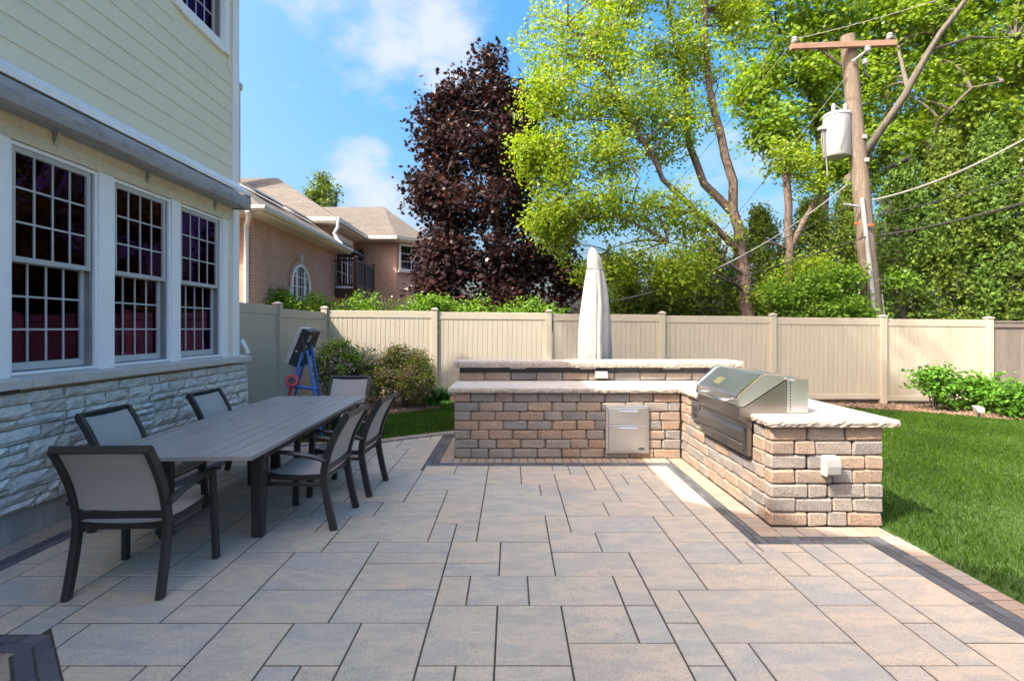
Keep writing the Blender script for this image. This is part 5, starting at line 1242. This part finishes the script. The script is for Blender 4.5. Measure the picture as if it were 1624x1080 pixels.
tree('maple_tree', 'green maple with a long limb leaning right behind the pole', 'tree', b4,
     [([b4, at(1345, 400, d), at(1338, 330, d), at(1350, 280, d)], .22, .17), ([at(1350, 280, d), at(1390, 215, d - 1), at(1435, 150, d - 1.4), at(1475, 80, d - 1.6), at(1530, 0, d - 1.8), at(1560, -80, d - 1.8)], .13, .06), ([at(1440, 142, d - 1.4), at(1420, 60, d), at(1400, -20, d)], .07, .025), ([at(1475, 80, d - 1.6), at(1540, 60, d - 1.4), at(1610, 60, d - 1.2)], .06, .02), ([at(1470, 250, d), at(1490, 190, d - .8), at(1540, 140, d - 1.2), at(1590, 130, d - 1.4)], .07, .03)],
     [B(1450, 40, d + .3, 85, 70, 1.4), B(1540, 30, d, 85, 80, 1.4), B(1400, 140, d + .3, 60, 50, 1.1), B(1500, 140, d, 75, 50, 1.1), B(1600, 110, d - .4, 70, 70, 1.2), B(1570, 190, d - .2, 70, 36, 1.0), B(1430, 220, d, 55, 35, 1.0), B(1500, -70, d, 120, 60, 2), B(1660, 20, d - .8, 70, 90, 1.4), B(1400, 265, d + .8, 55, 40, 1.0), B(1470, 255, d + .8, 60, 40, 1.0), B(1550, 240, d + .8, 65, 40, 1.0), B(1620, 215, d + .5, 60, 40, 1.0)], 680, 42, .25, .135, 'maple', 'leaf_maple', 'bark', limbs=46, limb_r=.045, shell=.45)
d = 21.5; b5 = base(1416, d)
tree('maple_tree', 'straight-trunked green maple standing farther behind the pole on its cedar side', 'tree', b5,
     [([b5, at(1412, 300, d), at(1410, 180, d), at(1412, 80, d), at(1420, -40, d)], .24, .06), ([at(1411, 250, d), at(1460, 180, d), at(1510, 130, d)], .10, .03)],
     [B(1400, 30, d, 90, 80, 2), B(1380, 150, d, 70, 60, 1.6), B(1470, 190, d, 80, 45, 1.5), B(1560, 150, d, 80, 70, 1.8), B(1630, 60, d, 60, 80, 1.6), B(1480, 80, d, 80, 70, 1.8)], 330, 36, .34, .16, 'maple', 'leaf_maple', 'bark', limbs=34, limb_r=.05, shell=.5)
# cedars
def cedar(px, ptop, d, wpx, label, mat='leaf_cedar', n=420, name='cedar_tree', grp='cedars behind the fence', lsz=.115, per=34, hang=.9, zlo=.9):
    bx = base(px, d); top = at(px, ptop, d); R0 = wpx * d / F
    root = empty(name, bx, label, 'tree', grp)
    wood = MB(); wood.tube([bx, (bx[0], d, top.z * .5), (top.x, d, top.z)], [.14, .09, .015], 8)
    H = top.z - bx[2]
    t = rng.uniform(zlo / H, 1, n) ; a = rng.uniform(0, 2 * np.pi, n)
    prof = np.minimum(1.0, (1 - t) * 2.8 + .10) * (.85 + .15 * np.sin(a * 3 + t * 9 + px)) * R0
    rr = prof * rng.uniform(.45, 1.08, n) 
    cl = np.stack([bx[0] + rr * np.cos(a), d + rr * np.sin(a), bx[2] + t * H], 1)
    for p in cl[:: 3]: wood.tube(bez((bx[0], d, max(bx[2] + .3, p[2] - .25)), p, .05, 3), [.018, .012, .006], 3, cap=False)
    wood.build('trunk', 'bark', root, smooth=True)
    m_ = n * per; C = np.repeat(cl, per, 0) + rng.normal(size=(m_, 3)) * np.array([.11, .11, .16]); outw = np.repeat(np.stack([np.cos(a), np.sin(a), np.zeros(n)], 1), per, 0)
    N = outw * .8 + rng.normal(size=(m_, 3)) * .7 + np.array([0, 0, .25])
    leaves('crown', C, N, lsz * rng.uniform(.6, 1.3, m_), 'spray', mat, root, ang=rng.normal(0 if hang < 1 else np.pi, .9, m_))
    return root
cedar(990, 425, 15.0, 48, 'dark cedar beside the purple maple, lowest of the row', n=330)
cedar(1055, 432, 15.2, 55, 'cedar with a low rounded top behind the sagging service wire', n=330)
cedar(1125, 392, 15.6, 62, 'cedar behind the hanging tips of the birch', n=380)
cedar(1205, 338, 15.8, 66, 'cedar filling the gap between the birch trunk and the broken trunk', n=430)
cedar(1285, 325, 16.0, 66, 'cedar behind the forked stub of the broken trunk', n=430)
cedar(1345, 300, 16.2, 52, 'cedar directly behind the utility pole', n=380)
hem = 'leaf_hemlock'
cedar(1432, 262, 14.6, 62, 'broad cedar immediately beside the pole under the black cables', hem, 430, lsz=.125)
cedar(1500, 222, 14.4, 66, 'broad cedar in the middle of the group by the wooden fence', 'leaf_cedar', 470, lsz=.125)
cedar(1572, 205, 14.0, 66, 'broad cedar behind the end post of the tan fence', hem, 450, lsz=.125, zlo=1.7)
cedar(1648, 185, 13.6, 70, 'tall broad cedar behind the wooden fence', 'leaf_cedar', 450, lsz=.125, zlo=1.6)
cedar(1740, 190, 13.6, 70, 'cedar farthest along the wooden fence', hem, 300, lsz=.125)
# hedge shrubs behind the left fence
for px, top, wd, lb in ((392, 478, 22, 'light green hedge shrub against the brick house corner'), (425, 452, 34, 'light green hedge shrub with tall loose shoots below the brick wall downspout'), (480, 462, 40, 'light green hedge shrub under the arched window'), (548, 466, 42, 'light green hedge shrub below the balcony'), (610, 470, 42, 'light green hedge shrub below the white bay window'), (690, 468, 45, 'light green hedge shrub at the edge of the purple maple'), (765, 474, 45, 'light green hedge shrub in front of the purple maple trunk'), (848, 474, 45, 'light green hedge shrub between the purple maple and the umbrella')):
    d = 12.7; bx = base(px, d); t_ = at(px, top, d)
    tree('hedge_shrub', lb, 'shrub', bx, [([bx, (bx[0], d, 1.2), (t_.x, d, t_.z)], .03, .008), ([bx, (bx[0] - .25, d, 1.3), (t_.x - .3, d, t_.z - .2)], .025, .006), ([bx, (bx[0] + .25, d, 1.3), (t_.x + .3, d, t_.z - .2)], .025, .006)],
         [((t_.x, d, t_.z - .42), (wd * d / F * 1.15, .5, .42), 1.0), ((t_.x + .1, d, t_.z - .8), (wd * d / F * 1.2, .55, .5), .7)], 110, 40, .10, .07, 'oval', 'leaf_hedge', 'bark', group='hedge behind the fence', limbs=16, limb_r=.010, twig=.005, shell=.4)
# far tree over the roofs
d = 42; b6 = (at(512, 500, d).x, d, 0)
tree('far_tree', 'small dark tree rising above the brick house roofs', 'tree', b6, [([b6, at(512, 330, d), at(511, 275, d)], .25, .05), ([at(516, 360, d), at(532, 330, d), at(533, 300, d)], .1, .03)],
     [B(510, 288, d, 10, 14, .8), B(508, 305, d, 18, 14, 1), B(498, 318, d, 16, 12, 1), B(520, 322, d, 16, 12, 1), B(533, 302, d, 8, 4, .4), B(510, 345, d, 22, 20, 1.2)], 150, 20, .33, .3, 'spray', 'leaf_cedar', 'bark', limbs=20, limb_r=.07, twig=.02)
# tall tree behind the house whose sparse crown throws the streaks on the fence
b7 = (-11.6, 2.2, 0)
tree('shade_tree', 'tall open-crowned tree standing behind the house', 'tree', b7, [([b7, (-11.3, 2.4, 6), (-10.2, 2.8, 11), (-8.5, 3.2, 15), (-6.8, 3.6, 19)], .34, .10), ([(-10.2, 2.8, 11), (-9.8, 3.6, 16), (-9.0, 4.4, 20)], .2, .05), ([(-8.5, 3.2, 15), (-6.2, 4.6, 17), (-4.6, 5.2, 19.5)], .14, .04)],
     [((-6.4, 3.9, 17.2), (2.6, 2.4, 2.4), 1), ((-8.6, 3.5, 18.5), (2.2, 2.2, 2.4), .8), ((-4.6, 4.8, 18.6), (1.8, 1.8, 1.8), .6)], 420, 30, .34, .20, 'oval', 'leaf_maple', 'bark', limbs=60, limb_r=.06, twig=.02, shell=.5)

# ------------------------------------------------------------------ bed plants
def bush(name, label, px, py_top, py_base, d, wpx, mat, n, per, lsz, shape='oval', petal=None, group=None, crad=.09, stemn=7):
    x = (px - CX) * d / F; z0 = g(x, d); zt = CAMH - (py_top - HY) * d / F; H = zt - z0; W_ = wpx * d / F
    rnd_ = random.Random(px); stems = []
    for k in range(stemn):
        a = 2 * math.pi * k / stemn; r = W_ * rnd_.uniform(.35, .85); stems.append(([(x + .03 * math.cos(a), d + .03 * math.sin(a), z0 - .02), (x + r * .4 * math.cos(a), d + r * .4 * math.sin(a), z0 + H * .4), (x + r * math.cos(a), d + r * math.sin(a), z0 + H * rnd_.uniform(.7, .95))], .012, .004))
    return tree(name, label, 'shrub', (x, d, z0), stems, [((x, d, z0 + H * .5), (W_, W_ * .9, H * .46), 1.0), ((x - W_ * .35, d, z0 + H * .64), (W_ * .6, W_ * .6, H * .33), .5), ((x + W_ * .35, d, z0 + H * .45), (W_ * .65, W_ * .6, H * .38), .5)], n, per, crad, lsz, shape, mat, 'bark', limbs=24, limb_r=.006, twig=.0035, up=.1, petal=petal, group=group, shell=.42)
bush('lilac_bush', 'dense lilac bush with pale purple flower clusters beside the blue stand', 552, 538, 650, 10.3, 54, 'leaf_lilac', 620, 40, .048, petal=('petal_lilac', .42), crad=.075)
bush('spirea_bush', 'rosy-tinted flowering bush between the lilac and the low strappy plant', 642, 546, 648, 10.2, 46, 'leaf_rosy', 560, 40, .048, petal=('petal_rosy', .34), crad=.075)
bush('leafy_shrub', 'upright bright green leafy shrub standing alone in the mulch by the fence', 1482, 576, 655, 10.75, 37, 'leaf_shrub', 95, 18, .092, 'oval', group='leafy shrubs in the mulch bed', crad=.10)
bush('leafy_shrub', 'bright green leafy shrub in front of the end post of the tan fence', 1568, 586, 660, 10.5, 37, 'leaf_shrub', 110, 18, .092, 'oval', group='leafy shrubs in the mulch bed', crad=.10)
bush('leafy_shrub', 'lower bright green leafy shrub in front of the wooden fence', 1622, 610, 672, 9.7, 34, 'leaf_shrub', 100, 18, .09, 'oval', group='leafy shrubs in the mulch bed', crad=.10)
def strappy(px, d, n, L, mat, label, name, wd=.016, spread=.16):
    x = (px - CX) * d / F; z0 = g(x, d) - .004; V = []; root = None
    a = rng.uniform(0, 2 * np.pi, n); l = L * rng.uniform(.6, 1.1, n); br = rng.uniform(0, spread, n); ba = rng.uniform(0, 2 * np.pi, n)
    cx, cy = x + br * np.cos(ba), d + br * np.sin(ba)
    rows = []
    for t, w_, hz, ho in ((0, .7, 0, 0), (.4, 1, .62, .22), (.75, .8, .85, .55), (1, .05, .72, .95)):
        for s in (-1, 1):
            rows.append(np.stack([cx + np.cos(a) * l * ho - np.sin(a) * wd * w_ * s, cy + np.sin(a) * l * ho + np.cos(a) * wd * w_ * s, z0 + l * hz], 1))
    V = np.stack(rows, 1).reshape(-1, 3); Fq = np.array([(0, 1, 3, 2), (2, 3, 5, 4), (4, 5, 7, 6)]); Fc = (np.arange(n)[:, None, None] * 8 + Fq[None]).reshape(-1, 4)
    return tag(place(bpy.data.objects.new(name, fastmesh(name, V, Fc, mat)), None), label, 'plant')
strappy(690, 10.5, 260, .40, 'leaf_strap', 'low clump of dark green strappy leaves beside the counter', 'strappy_plant', spread=.26)
strappy(709, 10.15, 60, .17, 'leaf_lime', 'tiny lime green plant at the bed edge in front of the strappy clump', 'lime_plant', wd=.022, spread=.07)
strappy(1530, 11.0, 60, .22, 'leaf_lime', 'small yellow-green plant in the mulch between two leafy shrubs', 'lime_plant', wd=.02, spread=.16)
fl = at(1553, 660, 9.9); fx, fy = fl.x, 9.9; fzz = g(fx, fy)
fd = empty('garden_floodlight', (fx, fy, fzz), 'small grey garden floodlight on a stake in the mulch', 'light')
MB().tube([(fx, fy, fzz - .05), (fx, fy, fzz + .10)], .014, 8).build('stake', 'black_plastic', fd)
MB().add([(fx - .085, fy - .02, fzz + .17), (fx + .085, fy - .02, fzz + .17), (fx + .06, fy - .05, fzz + .085), (fx - .06, fy - .05, fzz + .085), (fx - .07, fy + .09, fzz + .20), (fx + .07, fy + .09, fzz + .20), (fx + .045, fy + .07, fzz + .10), (fx - .045, fy + .07, fzz + .10)], [(0, 1, 2, 3), (4, 5, 6, 7), (0, 1, 5, 4), (1, 2, 6, 5), (2, 3, 7, 6), (3, 0, 4, 7)]).build('lamp_head', 'plastic_grey', fd)
MB().cbox(fx - .03, fx + .03, fy - .03, fy + .03, fzz - .0, fzz + .02, .004).build('foot', 'black_plastic', fd)
